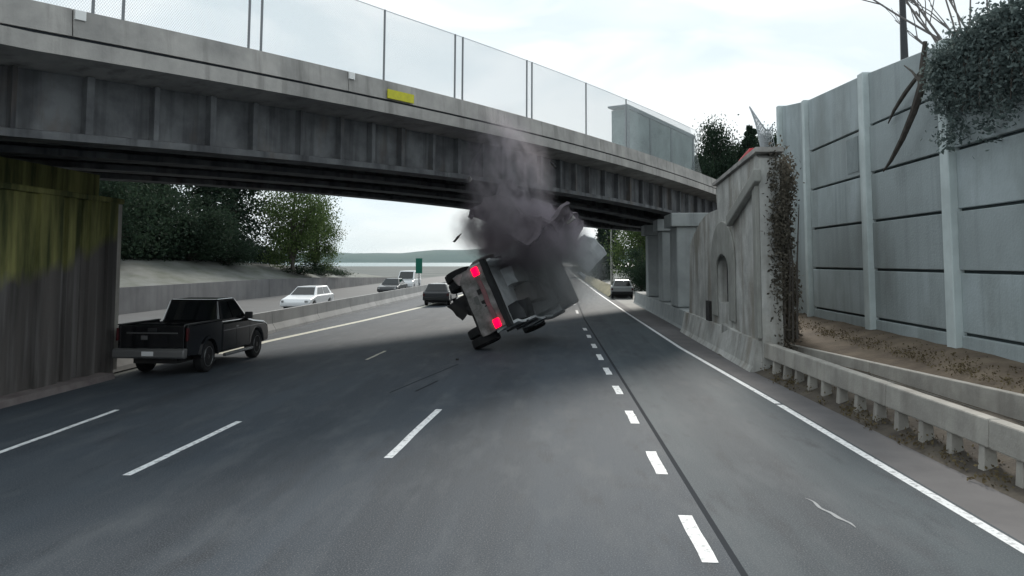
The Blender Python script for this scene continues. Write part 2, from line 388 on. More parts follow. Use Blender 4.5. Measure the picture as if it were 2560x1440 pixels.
# strip of soil between the rail and the low wall
vs = []; fs = []
ry = list(np.linspace(2, 25, 47))
for y in ry:
    x0 = 6.02 if y < 9 else 6.02-(y-9)*.042
    xk = 7.5 if y < 8 else (7.5-(y-8)*.043 if y < 12.6 else (7.3-(y-12.6)*.055 if y < 18 else (7.0-(y-18)*.17 if y < 24.5 else 5.9)))
    for t, z in ((-.35,-.005),(0,.1),(.35,.3),(.7,.38),(1.0,.4)):
        x = x0+t*(max(xk-x0, .2)) if t > 0 else x0+t
        vs.append((x, y, z+(.06*mnoise.noise(Vector((x*3,y*2.5,5))) if t > -.3 else 0)))
for i in range(len(ry)-1):
    for j in range(4): a = i*5+j; fs.append((a,a+1,a+6,a+5))
MB().add(vs, fs).build('verge_terrain', mat('verge_soil', (.115,.098,.078), .95, col2=(.065,.055,.047), scale=2.2, bump=.8, bscale=14), smooth=True)['kind'] = 'structure'
# strip beside the far ramp
vs = []; fs = []
ry = [66, 80, 100, 130, 170]
for y in ry: vs += [(edge_x(y)+.5,y,-.02),(edge_x(y)+1.0,y,.45),(edge_x(y)+1.8,y,.55),(edge_x(y)+2.4,y,.0)]
for i in range(len(ry)-1):
    for j in range(3): a = i*4+j; fs.append((a,a+1,a+5,a+4))
MB().add(vs, fs).build('verge_terrain', GRASSM, smooth=True)['kind'] = 'structure'

# ------------------------------------------------------------------ overpass bridge (s along, t across, away from the camera)
P0 = Vector((-9.6,13,0)); dS = Vector((.506,.862,0)).normalized(); dT = Vector((-dS.y, dS.x, 0))
def camber(s): return max(0, .52*(1-((s-19)/19.5)**2))
def B(s, t, z): p = P0+dS*s+dT*t; return Vector((p.x, p.y, z+camber(s)))
S0, S1 = -26, 52
def sweep(prof, s0, s1, step=2.0):
    n = max(1, int(math.ceil((s1-s0)/step))); mb = MB(); k = len(prof); vs = []; fs = []
    for i in range(n+1):
        s = s0+(s1-s0)*i/n
        vs += [B(s, t, z) for t, z in prof]
    for i in range(n):
        for j in range(k): fs.append((i*k+j, i*k+(j+1)%k, (i+1)*k+(j+1)%k, (i+1)*k+j))
    fs.append(tuple(range(k))); fs.append(tuple(n*k+j for j in range(k-1, -1, -1)))
    return mb.add(vs, fs)
br = empty('overpass_bridge', (0,0,0), label='long grey concrete highway overpass crossing the road at a slant', cat='bridge')
sweep([(-.1,6.75),(.9,6.62),(9.6,6.62),(10.6,6.75),(10.6,7.05),(-.1,7.08)], S0, S1).build('deck_slab', CONC, br)
sweep([(.02,7.08),(.2,7.08),(.2,7.16),(.02,7.16)], S0, S1).build('drip_groove', SEAM, br)
joints = [S0, -9.5, -4.4, .72, 7.82, 15.2, 22.4, 29.6, 37, 44.5, S1]
for a, b_ in zip(joints, joints[1:]):
    sweep([(-.03,7.16),(.3,7.16),(.22,7.7),(.02,7.7)], a+.012, b_-.012, 1.5).build('parapet', CONC, br)
sweep([(10.2,7.16),(10.55,7.16),(10.5,7.7),(10.25,7.7)], S0, S1).build('parapet', CONC, br)
for q, sj in enumerate((.85, 7.93)):
    sweep([(-.045,7.5),(.0,7.5),(.0,7.68),(-.045,7.68)], sj-.1, sj+.1, 1).build('sky_gap_plate', SKY_GAP, br)  # plates coloured white for the bright sky seen through parapet gaps
for gi, t in enumerate((.95, 3.6, 6.3, 9.0)):
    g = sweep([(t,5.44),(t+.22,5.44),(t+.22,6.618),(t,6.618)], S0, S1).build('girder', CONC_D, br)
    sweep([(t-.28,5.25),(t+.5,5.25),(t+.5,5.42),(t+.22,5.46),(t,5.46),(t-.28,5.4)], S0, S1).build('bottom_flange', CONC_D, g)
    if gi == 0:
        s = -2.4
        while s < 40:
            wd = random.uniform(.07,.16)
            sweep([(t-.2,5.42),(t+.02,5.42),(t+.02,6.6),(t-.2,6.6)], s, s+wd, 1).build('stiffener', CONC_D, g)
            s += random.uniform(1.15,1.5)
for s in (2, 14, 26, 36):
    for t0, t1 in ((1.17,3.6),(3.82,6.3),(6.52,9.0)):
        sweep([(t0+.003,5.5),(t1-.003,5.5),(t1-.003,6.6),(t0+.003,6.6)], s, s+.25, 1).build('diaphragm', CONC_D, br)

# fence on the bridge
fn = empty('mesh_fence', tuple(B(0,.12,7.7)), label='tall wire mesh safety fence with thin grey posts along the bridge parapet', cat='fence')
def loc_to(o): 
    iv = Vector(o.location)
    return lambda p: p-iv
def fheight(s): return 2.05+.012*max(0, s-10)
fl = loc_to(fn)
post_s = [-2.2, 1.15, 1.75, 4.75, 5.1, 9.3, 12.55, 12.95, 16.8, 17.15, 21.35, 25.2]
for s in post_s:
    MB().tube([B(s,.12,7.68), B(s+.02,.12,7.7+fheight(s)+.03)], .032, 8).xf(fl).build('fence_post', STEEL, fn)
wr = MB(); dsn = .055; s = -4.0
while s < 35:
    for sg in (1, -1):
        h = fheight(s); sb = s; st = s+sg*h*.75
        if not (-4 <= st <= 35): continue
        a, b_ = B(sb,.12,7.72), B(st,.12,7.72+h); mid = (a+b_)/2; mid.z = 7.72+h/2+camber((sb+st)/2)
        wr.tube([a,mid,b_], .0034, 3, False)
    s += dsn
wm = wr.xf(fl).build('wire_mesh', MESHM, fn); wm['kind'] = 'stuff'
rl = MB()
for i in range(39):
    s = -4+i; rl.tube([B(s,.12,7.72+fheight(s)), B(s+1,.12,7.72+fheight(s+1))], .012, 5, False)
rl.xf(fl).build('top_wire', MESHM, fn)

# panelled enclosure on the bridge
ec = empty('panel_enclosure', tuple(B(29.5,1.4,7.1)), label='grey roofed enclosure with pale panels standing on the bridge behind the fence end', cat='enclosure')
el = loc_to(ec)
ENP = mat('enclosure_panel', (.24,.31,.295), .7, col2=(.1,.135,.13), scale=1.2, streak=.6, streak_col=(.1,.13,.135))
ENF = mat('enclosure_frame', (.1,.125,.13), .6)
def ebox(s0, s1, t0, t1, z0, z1):
    mb = MB(); mb.hexa([B(s0,t0,z0),B(s1,t0,z0),B(s1,t1,z0),B(s0,t1,z0)],[B(s0,t0,z1),B(s1,t0,z1),B(s1,t1,z1),B(s0,t1,z1)]); return mb.xf(el)
es = [26.3, 28.9, 31.6, 34.8]
for a, b_ in zip(es, es[1:]): ebox(a+.12, b_-.12, .55, .6, 7.15, 9.75).build('panel', ENP, ec)
ebox(26.3,26.35,.7,1.4,7.15,9.75).build('panel', ENP, ec); ebox(34.75,34.8,.7,1.4,7.15,9.75).build('panel', ENP, ec)
for a in es: ebox(a-.1, a+.1, .5, .66, 7.1, 9.85).build('frame_post', ENF, ec)
ebox(26.1,35.0,.45,1.5,9.86,9.94).build('roof_panel', ENF, ec)
ebox(26.1,35.0,.46,.62,9.77,9.855).build('top_rail', ENF, ec)

# clearance sign
sg_ = MB(); v = []
for s, z in ((9.25,7.56),(10.55,7.56),(10.55,7.86-.16),(9.25,7.86-.16)): v.append((s,z))
sgn = MB().hexa([B(9.25,-.11,7.18),B(10.35,-.11,7.18),B(10.35,-.105+.03,7.18),B(9.25,-.105+.03,7.18)],[B(9.25,-.11,7.44),B(10.35,-.11,7.44),B(10.35,-.075,7.44),B(9.25,-.075,7.44)]).build('yellow_sign', YELLOW)
tag(sgn, 'small blank yellow plate fixed to the bridge parapet above the smoke', 'sign')

# left pier
pier = empty('bridge_pier', (-11.65,15,0), label='dark stained concrete pier wall with green moss beside the black pickup', cat='pier')
def pl(p): return p-Vector(pier.location)
mb = MB(); y = 10.6; 
outl = [(-13.0, y)]
pts = []
yy = 10.6
while yy < 19.3:
    wd = random.uniform(.16,.42); dp = random.choice((0,-.04,.05,.09,.03))
    pts += [(-11.65-dp, yy), (-11.65-dp, min(yy+wd,19.3))]; yy += wd+.0
pts += [(-11.65,19.32),(-11.75,19.5),(-13.0,19.5)]
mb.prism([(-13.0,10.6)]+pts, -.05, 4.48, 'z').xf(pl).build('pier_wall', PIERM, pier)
MB().box(-13.1,-11.6,10.5,19.56,4.483,4.62).xf(pl).build('pier_cap', PIERM, pier, bevel=.02)
MB().box(-13.1,-12.1,8,19.2,4.623,5.23).xf(pl).build('bearing_wall', PIERM, pier)
MB().prism([(-13.1,-.02),(-11.25,-.02),(-11.3,.14),(-13.1,.2)], 6, 18.85, 'y').xf(pl).build('footing_kerb', mat('footing_concrete', (.18,.16,.155), .9, col2=(.12,.1,.1), scale=2, bump=.4), pier, bevel=.02)
MB().box(-11.72,-11.63,19.3,19.506,.142,4.47).xf(pl).build('lit_edge_strip', CONC_RAIL, pier)  # paler strip paints in the light caught by the chamfered corner

# right columns under the bridge
for i, (y0, y1, x0, x1) in enumerate(((36.0,38.2,5.45,6.4),(41.2,42.8,5.45,6.4),(47.6,49.0,5.45,6.4))):
    zt = 5.2+.3
    c = empty('bridge_column', ((x0+x1)/2,(y0+y1)/2,0), label=['wide pale concrete bridge column closest to the stained wing wall','middle pale concrete bridge column between the wide one and the thin one','slim pale concrete bridge column farthest under the overpass'][i], cat='column', group='concrete columns under the bridge on the right')
    hx, hy = (x1-x0)/2, (y1-y0)/2
    MB().box(-hx,hx,-hy,hy,.82,4.6).build('shaft', CONC_COL, c, bevel=.08)
    MB().box(-hx-.25,hx+.6,-hy-.15,hy+.15,4.603,5.24).build('cap', CONC_COL, c, bevel=.04)
bar = empty('column_base_wall', (5.4,40,0), label='low pale concrete wall at the foot of the bridge columns', cat='wall')
for y0, y1 in ((33,38.5),(38.52,44),(44.02,50),(50.02,56)):
    MB().prism([(-.12,-.02),(-.05,.12),(.05,.8),(.95,.8),(1.05,-.02)], y0-40, y1-40, 'y').build('wall_section', CONC_COL, bar)

# abutment behind, dark
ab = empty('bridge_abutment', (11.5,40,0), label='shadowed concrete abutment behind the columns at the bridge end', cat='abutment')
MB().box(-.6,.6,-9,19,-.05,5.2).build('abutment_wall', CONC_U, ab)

# wing wall (pylon) in front of the columns
ww = empty('wing_wall', (5.4,26,0), label='stained pale concrete wing wall with dark oblong recess at the bridge end', cat='wall')
def wl(p): return p-Vector(ww.location)
X0, X1 = 5.4, 5.95
outl = [(20.9,0),(20.9,5.75),(21.2,5.9),(26.5,5.55),(26.6,5.4),(26.45,4.75),(28.3,4.72),(29.6,4.5),(31,4.1),(32.1,3.6),(32.6,0)]
mb = MB()
# face with the recess cut out: built as blocks round the opening
ny0, ny1, nz0, nz1 = 24.7, 26.5, 1.6, 3.15
mb.prism([(20.9,-.02),(20.9,5.75),(21.2,5.9),(ny0,5.67),(ny0,-.02)], X0, X1)
mb.prism([(ny0,nz1),(ny0,5.67),(26.5,5.55),(26.6,5.4),(26.45,4.75),(26.5,nz1)], X0, X1)
mb.box(X0,X1,ny0,ny1,-.02,nz0)
mb.prism([(26.5,-.02),(26.5,nz1),(26.45,4.75),(28.3,4.72),(29.6,4.5),(31,4.1),(32.1,3.6),(32.6,-.02)], X0, X1)
mb.xf(wl).build('wall_body', CONC_W, ww)
MB().box(X0+.3,X1-.01,ny0+.002,ny1-.002,nz0+.002,nz1-.002).xf(wl).build('recess_back', mat('recess_painted_shade', (.035,.035,.04), .9, col2=(.02,.02,.022), scale=2), ww)  # near-black back, the recess's shade put into its colour
fr = MB()
fo_ = [((ny0+ny1)/2+1.75*math.cos(a), nz1-.1+1.25*math.sin(a)) for a in np.linspace(0, math.pi, 15)]
fi_ = [((ny0+ny1)/2+.92*math.cos(a), nz1-.45+.5*math.sin(a)) for a in np.linspace(math.pi, 0, 11)]
fr.prism([((ny0+ny1)/2+1.75, nz0-.5)]+fo_+[((ny0+ny1)/2-1.75, nz0-.5), (ny0-.02, nz0-.5)]+fi_+[(ny1+.02, nz0-.5)], X0-.07, X0-.002)
fr.xf(wl).build('recess_surround', CONC_L, ww, bevel=.03)
cp = MB(); cp.hexa([(5.2,20.6,5.1),(5.39,20.6,5.1),(5.39,24.2,4.05),(5.2,24.2,4.05)],[(5.2,20.6,5.45),(5.39,20.6,5.45),(5.39,24.2,4.4),(5.2,24.2,4.4)])
cp.xf(wl).build('sloped_coping', CONC_L, ww, bevel=.04)
MB().prism([(20.8,5.93),(26.7,5.57),(26.7,5.68),(20.8,6.06)], 5.3, 6.05).xf(wl).build('top_coping', CONC, ww)
MB().box(5.28,5.398,20.9,21.25,.9,5.1).xf(wl).build('corner_pilaster', CONC_L, ww, bevel=.02)
MB().box(5.3,5.397,27.7,28.3,.75,1.55).xf(wl).build('niche_shade_block', UNDER, ww)  # near-black block on the face, painted shade of a small niche
MB().prism([(-.35,-.02),(-.25,.15),(-.12,.84),(.0,.84),(.0,-.02)], 21.0-26, 32.95-26, 'y').build('base_barrier', CONC_W, ww)

# dark ivy drape on the wing wall end
def leaf_cards(pts, size, jitter=.5, flat=None):
    P = np.asarray(pts); n = len(P)
    a = RNG.normal(size=(n,3)); a /= np.linalg.norm(a, axis=1)[:,None]
    b_ = RNG.normal(size=(n,3)); b_ -= (b_*a).sum(1)[:,None]*a; b_ /= np.linalg.norm(b_, axis=1)[:,None]
    s_ = size*(1-jitter/2+jitter*RNG.random((n,1)))
    V = np.stack([P-a*s_, P-b_*s_*.55, P+a*s_, P+b_*s_*.55], 1).reshape(-1,3)
    F = np.arange(4*n).reshape(-1,4); return V, F
def np_obj(name, V, F, mat_, parent=None):
    me = bpy.data.meshes.new(name); me.from_pydata(V.tolist(), [], F.tolist()); me.materials.append(mat_)
    o = bpy.data.objects.new(name, me); COL.objects.link(o)
    if parent: o.parent = parent
    return o
pts = []
for k in range(230):
    z = RNG.uniform(.6,5.7)**1.0; x = RNG.uniform(5.7,7.0-.02*z+.45*math.sin(z*1.3)); y = 20.75+RNG.uniform(-.1,.5)+(x-5.9)*2.5
    q = RNG.normal(size=(int(60*(.25+.75*abs(math.sin(z*1.9+.6)))),3))*[.11,.15,.3]+[x,y,z]; pts.append(q)
V, F = leaf_cards(np.concatenate(pts), .055)
iv = empty('ivy_drape', (6.3,21,.9), label='dark dry creeper hanging from the end of the wing wall beside the sound wall', cat='creeper')
np_obj('foliage', V-np.array([6.3,21,.9]), F, leaf_mat('leaf_dead', (.06,.055,.045), (.15,.135,.11)), iv)
stm = MB()
for k in range(4):
    x = 5.98+.11*k; stm.tube([(x-6.3,-.1,0),(x-6.3+random.uniform(-.1,.1),-.1,2),(x-6.3+random.uniform(-.15,.15),-.05,4.2-.2*k)], [.03,.025,.01], 5)
stm.build('stem', BARK, iv)['kind'] = 'stuff'

# red panel and torn netting beside the wing wall
rp_ = MB().hexa([(5.5,22.3,6.07),(5.9,22.3,6.07),(5.9,24.0,5.97),(5.5,24.0,5.97)],[(5.55,22.5,6.28),(5.85,22.5,6.3),(5.85,23.8,6.12),(5.55,23.8,6.1)]).build('red_panel', REDP, bevel=.02)
tag(rp_, 'small red scrap lying on top of the wing wall', 'panel')
net = empty('torn_netting', (8.7,31,7.5), label='pale torn netting curling up from the end of the sound wall', cat='netting')
vs = []; fs = []
NU, NV = 14, 12
for i in range(NU+1):
    u = i/NU
    for j in range(NV+1):
        v = j/NV
        top = 1.85-.0*u; 
        x = -.02-1.05*u*(.35+.65*v)+.06*math.sin(5*v+4*u); yv = -.1+.25*math.sin(4*u+2*v); z = -1.0+ (1.95+ .75*u**2-.35*math.sin(math.pi*u))*v - .2*u*(1-v)
        vs.append((x,yv,z))
W = MB()
g = lambda i, j: vs[i*(NV+1)+j]
for i in range(NU+1): W.tube([g(i,j) for j in range(NV+1)], .014, 4, False)
for j in range(NV+1): W.tube([g(i,j) for i in range(NU+1)], .014, 4, False)
W.build('net_strands', NETM, net)['kind'] = 'stuff'
W2 = MB(); W2.tube([g(i,NV) for i in range(NU+1)], .03, 5); W2.tube([g(NU,j) for j in range(NV+1)], .03, 5); W2.build('edge_rope', NETM, net)

# ------------------------------------------------------------------ sound wall
sw = empty('sound_wall', (9,20,1), label='tall grey noise barrier of stacked panels between pale posts on the right', cat='wall')
def sl(p): return p-Vector(sw.location)
topz = [(31.2,9.3),(28.0,8.85),(22.7,8.52),(18.0,8.12),(13.2,7.5),(8.4,7.2),(3.6,7.0)]
JZ = [-.08,1.34,2.73,4.12,5.51,6.9]
for (ya, za), (yb, zb) in zip(topz, topz[1:]):
    y0, y1 = yb+.2, ya-.2
    fz = lambda y: zb+(za-zb)*(y-yb)/(ya-yb)
    if ya > 31:
        MB().hexa([(9.0,y0,.3),(9.18,y0,.3),(9.18,y1,.3),(9.0,y1,.3)],[(9.0,y0,fz(y0)-.05),(9.18,y0,fz(y0)-.05),(9.18,y1,fz(y1)-.05),(9.0,y1,fz(y1)-.05)]).xf(sl).build('panel', PANELM, sw)
        continue
    for k in range(len(JZ)):
        z0 = JZ[k]+.035; j = random.uniform(-.02,.02)
        if k < len(JZ)-1: zt0 = zt1 = JZ[k+1]-.035
        else: zt0, zt1 = fz(y0)-.04, fz(y1)-.04
        if k == 5 and min(zt0, zt1) < z0+.1: continue
        MB().hexa([(9.0+j,y0,z0),(9.18,y0,z0),(9.18,y1,z0),(9.0+j,y1,z0)],[(9.0+j,y0,zt0),(9.18,y0,zt0),(9.18,y1,zt1),(9.0+j,y1,zt1)]).xf(sl).build('panel', PANELM, sw, bevel=.02)
    MB().box(9.1,9.16,y0-.02,y1+.02,0.2,min(fz(y0),fz(y1))-.3).xf(sl).build('joint_backing', mat('joint_dark', (.06,.075,.078), .9), sw)
for i, (y, z) in enumerate(topz[:-1]):
    wd = .13 if y > 25 else .2
    MB().box(8.84,9.24,y-wd,y+wd,.1,z-.02).xf(sl).build('post', POSTM, sw, bevel=.025)
# ribs on the corrugated insert of the second bay
rb = MB()
for k in range(9):
    y = 23.35+k*.1
    rb.box(8.955,8.995,y,y+.045,5.68,6.75)
rb.xf(sl).build('louvre_ribs', PANELM, sw)['kind'] = 'stuff'

# ivy over the top of the near bay
pts = []
for k in range(360):
    y = RNG.uniform(11.5,17.9); z = 8.05-(17.5-y)*.1-abs(RNG.normal())*.95-(.5 if y > 17 else 0); x = 8.85-RNG.random()*.35
    if z < 5.6: continue
    pts.append(RNG.normal(size=(60,3))*[.1,.2,.16]+[x,y,z])
V, F = leaf_cards(np.concatenate(pts), .05)
ivy = empty('ivy_mass', (8.8,15,7), label='dark tangled ivy hanging over the top of the sound wall', cat='ivy')
np_obj('foliage', V-np.array([8.8,15,7]), F, LEAF_I, ivy)
tw = MB()
for k in range(14):
    y = random.uniform(12,17.7); z = 8.0-(17.5-y)*.1
    tw.tube([(0,y-15,z-7+.1),(-.2,y-15+random.uniform(-.4,.4),z-7-.7),(-.22,y-15+random.uniform(-.6,.6),z-7-1.7)], [.035,.025,.008], 5)
for k in range(16):
    y = random.uniform(12.5,17.6); z0 = 7.4-(17.5-y)*.1; ln_ = random.uniform(.5,1.5)
    tw.tube([(-.25,y-15,z0-7),(-.27,y-15+random.uniform(-.1,.1),z0-7-ln_*.5),(-.2,y-15+random.uniform(-.2,.2),z0-7-ln_)], [.012,.01,.005], 4)
    lp_ = np.array([[8.8-.25,y+RNG.normal()*.05,z0-ln_*RNG.random()] for q in range(int(26*ln_))])
    V2, F2 = leaf_cards(lp_, .06); np_obj('runner_leaves', V2-np.array([8.8,15,7]), F2, LEAF_I, ivy)['kind'] = 'stuff'
tw.build('stem', BARK, ivy)['kind'] = 'stuff'
# hanging dead branch
bb = empty('dead_branch', (8.72,18.4,7.1), label='dark broken branch hanging across the sound wall panels beside the post', cat='branch')
MB().tube([(0,0,1.1),(-.05,.05,.55),(-.06,.12,.05),(-.1,.5,-.5),(-.1,1.15,-1.05),(-.06,1.95,-1.5),(-.03,2.5,-1.72)], [.05,.075,.1,.085,.07,.05,.02], 7).build('limb', BARK, bb)
MB().tube([(-.06,.12,.1),(-.1,.5,.5),(-.1,.9,.75)], [.05,.03,.015], 6).build('twig', BARK, bb)
MB().tube([(-.05,.05,.6),(-.12,-.3,1.0)], [.04,.02], 6).build('twig', BARK, bb)
b2 = MB().tube([(8.8,18.9,7.55),(8.8,19.7,7.25),(8.85,20.5,6.95),(8.9,21.0,6.7)], [.05,.06,.045,.015], 6).build('dead_twig', BARK)
tag(b2, 'thin dark stick caught on the wall just above the broken branch', 'branch')

# light pole behind the wall
lp = empty('light_pole', (11,24.6,1.2), label='dark tapered light pole rising behind the sound wall', cat='light pole')
MB().tube([(0,0,0),(0,0,6.2),(0,0,7.6),(0,0,8.1),(0,0,9.5),(0,0,14)], [.24,.24,.22,.12,.1,.07], 10).build('shaft', DARKST, lp)
MB().tube([(0,0,14),(-.9,0,14.5),(-2.2,0,14.6)], .05, 8).build('arm', DARKST, lp)
MB().box(-2.9,-2.1,-.15,.15,14.5,14.68).build('lamp_head', DARKST, lp, bevel=.03)

# low wall behind the rail, then the rail
lw = empty('low_kerb_wall', (7,15,0), label='low pale concrete kerb wall holding the dirt bank behind the roadside rail', cat='wall')
kp = [(5.9,24.6,.62),(6.35,21.8,.66),(7.0,18,.68),(7.3,12.6,.84),(7.5,8,.9),(7.6,3,.92)]
for (xa, ya, za), (xb, yb, zb) in zip(kp, kp[1:]):
    MB().hexa([(xb,yb+.01,.2),(xb+.16,yb+.01,.2),(xa+.16,ya-.01,.2),(xa,ya-.01,.2)],[(xb+.02,yb+.01,zb),(xb+.16,yb+.01,zb),(xa+.16,ya-.01,za),(xa+.02,ya-.01,za)]).xf(lambda p: p-Vector((7,15,0))).build('wall_section', CONC_RAIL, lw, bevel=.02)
rail = empty('concrete_rail', (5.6,15,0), label='weathered concrete beam rail on short posts along the right shoulder', cat='guard rail')
def rx(y): return 5.92 if y < 9 else 5.92-(y-9)*.042
yb_ = [2,5,8,11,14,17,20,23]
for a, b_ in zip(yb_, yb_[1:]):
    def sec(y, z0, z1): x = rx(y)-5.6; return x, y-15
    xa, ya = sec(a,0,0); xb, y2 = sec(b_,0,0); ya += .008; y2 -= .008
    MB().hexa([(xa,ya,.40),(xa+.24,ya,.40),(xb+.24,y2,.40),(xb,y2,.40)],[(xa+.02,ya,.8),(xa+.22,ya,.8),(xb+.22,y2,.8),(xb+.02,y2,.8)]).build('beam', CONC_RAIL, rail, bevel=.025)
y = 3.0
while y < 21.5:
    x = rx(y)-5.6; j = random.uniform(-.03,.03)
    MB().hexa([(x+.0,y-15-.09,-.05),(x+.22,y-15-.09,-.05),(x+.22,y-15+.09,-.05),(x+.0,y-15+.09,-.05)],[(x+.035,y-15-.07+j,.398),(x+.2,y-15-.07+j,.398),(x+.2,y-15+.07+j,.398),(x+.035,y-15+.07+j,.398)]).build('post', CONC_RAIL, rail, bevel=.015)
    y += .82
eb = MB(); eb.hexa([(rx(23)-5.6-.05,8.01,-.02),(rx(23)-5.6+.5,8.01,-.02),(5.22-5.6+.5,10.4,-.02),(5.22-5.6,10.4,-.02)],[(rx(23)-5.6,8.01,.82),(rx(23)-5.6+.4,8.01,.82),(5.25-5.6+.4,10.4,.95),(5.25-5.6,10.4,.95)])
eb.build('end_block', CONC_W, rail, bevel=.03)
# weeds and litter under the rail
pts = []
for k in range(120):
    y = RNG.uniform(6,23); x = rx(y)+RNG.uniform(-.28,.5)
    pts.append(np.abs(RNG.normal(size=(22,3)))*[0,0,.1]+RNG.normal(size=(22,3))*[.06,.12,.01]+[x,y,.02])
for k in range(300):
    y = RNG.uniform(7,30); x = RNG.uniform(7.7,8.9)
    pts.append(RNG.normal(size=(14,3))*[.12,.2,.04]+[x,y,.82+.1*(x-7.7)])
V, F = leaf_cards(np.concatenate(pts), .03)
np_obj('dry_weeds', V, F, LEAF_B)['kind'] = 'stuff'

# median barrier on the left
mbr = empty('median_barrier', (-12.3,20,0), label='long pale concrete median barrier beyond the pickup', cat='barrier')
y = 19.8
MEDM = mat('concrete_median', (.36,.36,.36), .88, col2=(.26,.265,.265), scale=.5, streak=.3)
while y < 190:
    MB().prism([(-.3,-.02),(-.27,.1),(-.12,.35),(-.08,.86),(.08,.86),(.12,.35),(.27,.1),(.3,-.02)], y-20+.015, y+6.0-20-.015, 'y').build('segment', MEDM, mbr)
    y += 6.0

# ------------------------------------------------------------------ vehicles (local: +Y forward, origin on the ground at the rear)
def wheel(parent, x, y, r, wd, side, rim=RIM, name='wheel'):
    prof = [(-wd/2,r*.66),(-wd/2,r*.9),(-wd/2+.03,r*.985),(-wd*.2,r),(wd*.2,r),(wd/2-.03,r*.985),(wd/2,r*.9),(wd/2,r*.66)]
    tyre = MB().lathe_x(prof, 28).build(name, RUB, parent, smooth=False)
    tyre.location = (x,y,r)
    rp2 = [(wd/2*side-.02*side,r*.66),(wd/2*side+.004*side,r*.62),(wd/2*side-.03*side,r*.55),(wd/2*side-.05*side,r*.2),(wd/2*side+.0*side,r*.16),(wd/2*side+.0*side,.01)]
    rm = MB().lathe_x(rp2, 20).build('rim', rim, tyre)
    return tyre
def quad(parent, name, pts, m_, th=.012):
    pts = [Vector(p) for p in pts]; nn = (pts[1]-pts[0]).cross(pts[2]-pts[0]).normalized()
    n = len(pts); vs = pts+[p+nn*th for p in pts]
    fs = [tuple(range(n-1,-1,-1)), tuple(range(n,2*n))]+[(i,(i+1)%n,n+(i+1)%n,n+i) for i in range(n)]
    return MB().add(vs, fs).build(name, m_, parent)
def greenhouse(parent, name, yb0, yb1, yt0, yt1, zb, zt, wb, wt, mat_, bevel=.06):
    b_ = [(-wb,yb0,zb),(wb,yb0,zb),(wb,yb1,zb),(-wb,yb1,zb)]; t = [(-wt,yt0,zt),(wt,yt0,zt),(wt,yt1,zt),(-wt,yt1,zt)]
    body = MB().hexa(b_, t).build(name, mat_, parent, bevel=bevel, seg=3)
    def lerp(p, q, u): return Vector(p)*(1-u)+Vector(q)*u
    def face(p0, p1, p2, p3, u0, u1, v0, v1):   # p0,p1 bottom; p3,p2 top
        f = lambda u, v: lerp(lerp(p0,p1,u), lerp(p3,p2,u), v)
        return [f(u0,v0), f(u1,v0), f(u1,v1), f(u0,v1)]
    F_ = dict(rear=(b_[0],b_[1],t[1],t[0]), right=(b_[1],b_[2],t[2],t[1]), front=(b_[2],b_[3],t[3],t[2]), left=(b_[3],b_[0],t[0],t[3]))
    return body, lambda side, u0, u1, v0, v1: face(*F_[side], u0, u1, v0, v1)
def arch(cy, r, n=8): return [(cy-r*math.cos(math.pi*k/n), .42+r*math.sin(math.pi*k/n)) for k in range(n+1)]

# --- black pickup
pk = empty('pickup_truck', (-10.4,18.95,0), R_(-1.0), 'black pickup truck with open bed driving past the mossy bridge pier', 'pickup truck')
W_ = .97; pk.scale = (.97,.95,1.02)
side = [(2.02,.5),(2.02,1.33),(3.95,1.27),(4.1,1.24)]
body_o = [(2.03,.42),(2.03,1.27),(3.85,1.25),(4.3,1.17),(5.15,1.08),(5.42,.98),(5.5,.75),(5.5,.45),(5.05,.42)]+[(4.55+.46*math.cos(a),.42+.46*math.sin(a)) for a in np.linspace(.15,math.pi-.15,9)]+[(4.02,.42)]
MB().prism(body_o, -W_, W_).build('body', BLACKP, pk, bevel=.1, seg=4)
for sx in (1,-1):
    for y in (2.12,3.0,3.95): MB().box(sx*W_-.004, sx*W_+.004, y, y+.018, .5, 1.18).build('door_seam', PLASTB, pk)
    MB().box(sx*W_-.004, sx*W_+.006, 2.1, 5.2, 1.0, 1.02).build('crease_trim', CHROME, pk)
MB().box(-.7,.7,.004,.02,1.1,1.13).build('tailgate_trim', mat('dull_trim', (.12,.12,.12), .4, metal=.5), pk)
MB().box(-.12,.12,.0,.02,1.15,1.24).build('tailgate_handle', PLASTB, pk)
for sx in (1,-1):
    xs = (W_-.09, W_-.002) if sx > 0 else (-W_+.002, -W_+.09)
    bs = [(.05,.55),(.05,1.3),(2.02,1.3),(2.02,.45),(1.72,.45)]+[(1.25+.46*math.cos(a),.42+.46*math.sin(a)) for a in np.linspace(.1,math.pi-.1,9)]+[(.75,.5)]
    MB().prism(bs, *xs).build('bed_side', BLACKP, pk, bevel=.025)
    fl_ = [(1.25+q*math.cos(a),.42+q*math.sin(a)) for q, rng in ((.54,np.linspace(0,math.pi,10)),(.465,np.linspace(math.pi,0,10))) for a in rng]
    MB().prism(fl_, sx*(W_-.01), sx*(W_+.035)).build('fender_flare', BLACKP, pk)
    MB().box(sx*W_-.11 if sx > 0 else -W_, W_ if sx > 0 else -W_+.11, .03,2.0,1.303,1.335).build('bed_rail', CHROME if False else PLASTB, pk)
    MB().tube([(sx*(W_+.05),2.1,.36),(sx*(W_+.05),4.0,.36)], .05, 8).build('side_step', CHROME, pk)
    MB().box(sx*W_-.04 if sx > 0 else -W_-.012, W_+.012 if sx > 0 else -W_+.04, -.01,.09,.92,1.24).build('tail_light', REDL, pk, bevel=.01)
MB().box(-W_+.093,W_-.093,.12,2.0,.62,.68).build('bed_floor', PLASTB, pk)
MB().box(-W_+.093,W_-.093,.02,.1,.62,1.3).build('tailgate', BLACKP, pk, bevel=.02)
MB().box(-.3,-.12,.005,.02,.95,1.05).build('badge', CHROME, pk)
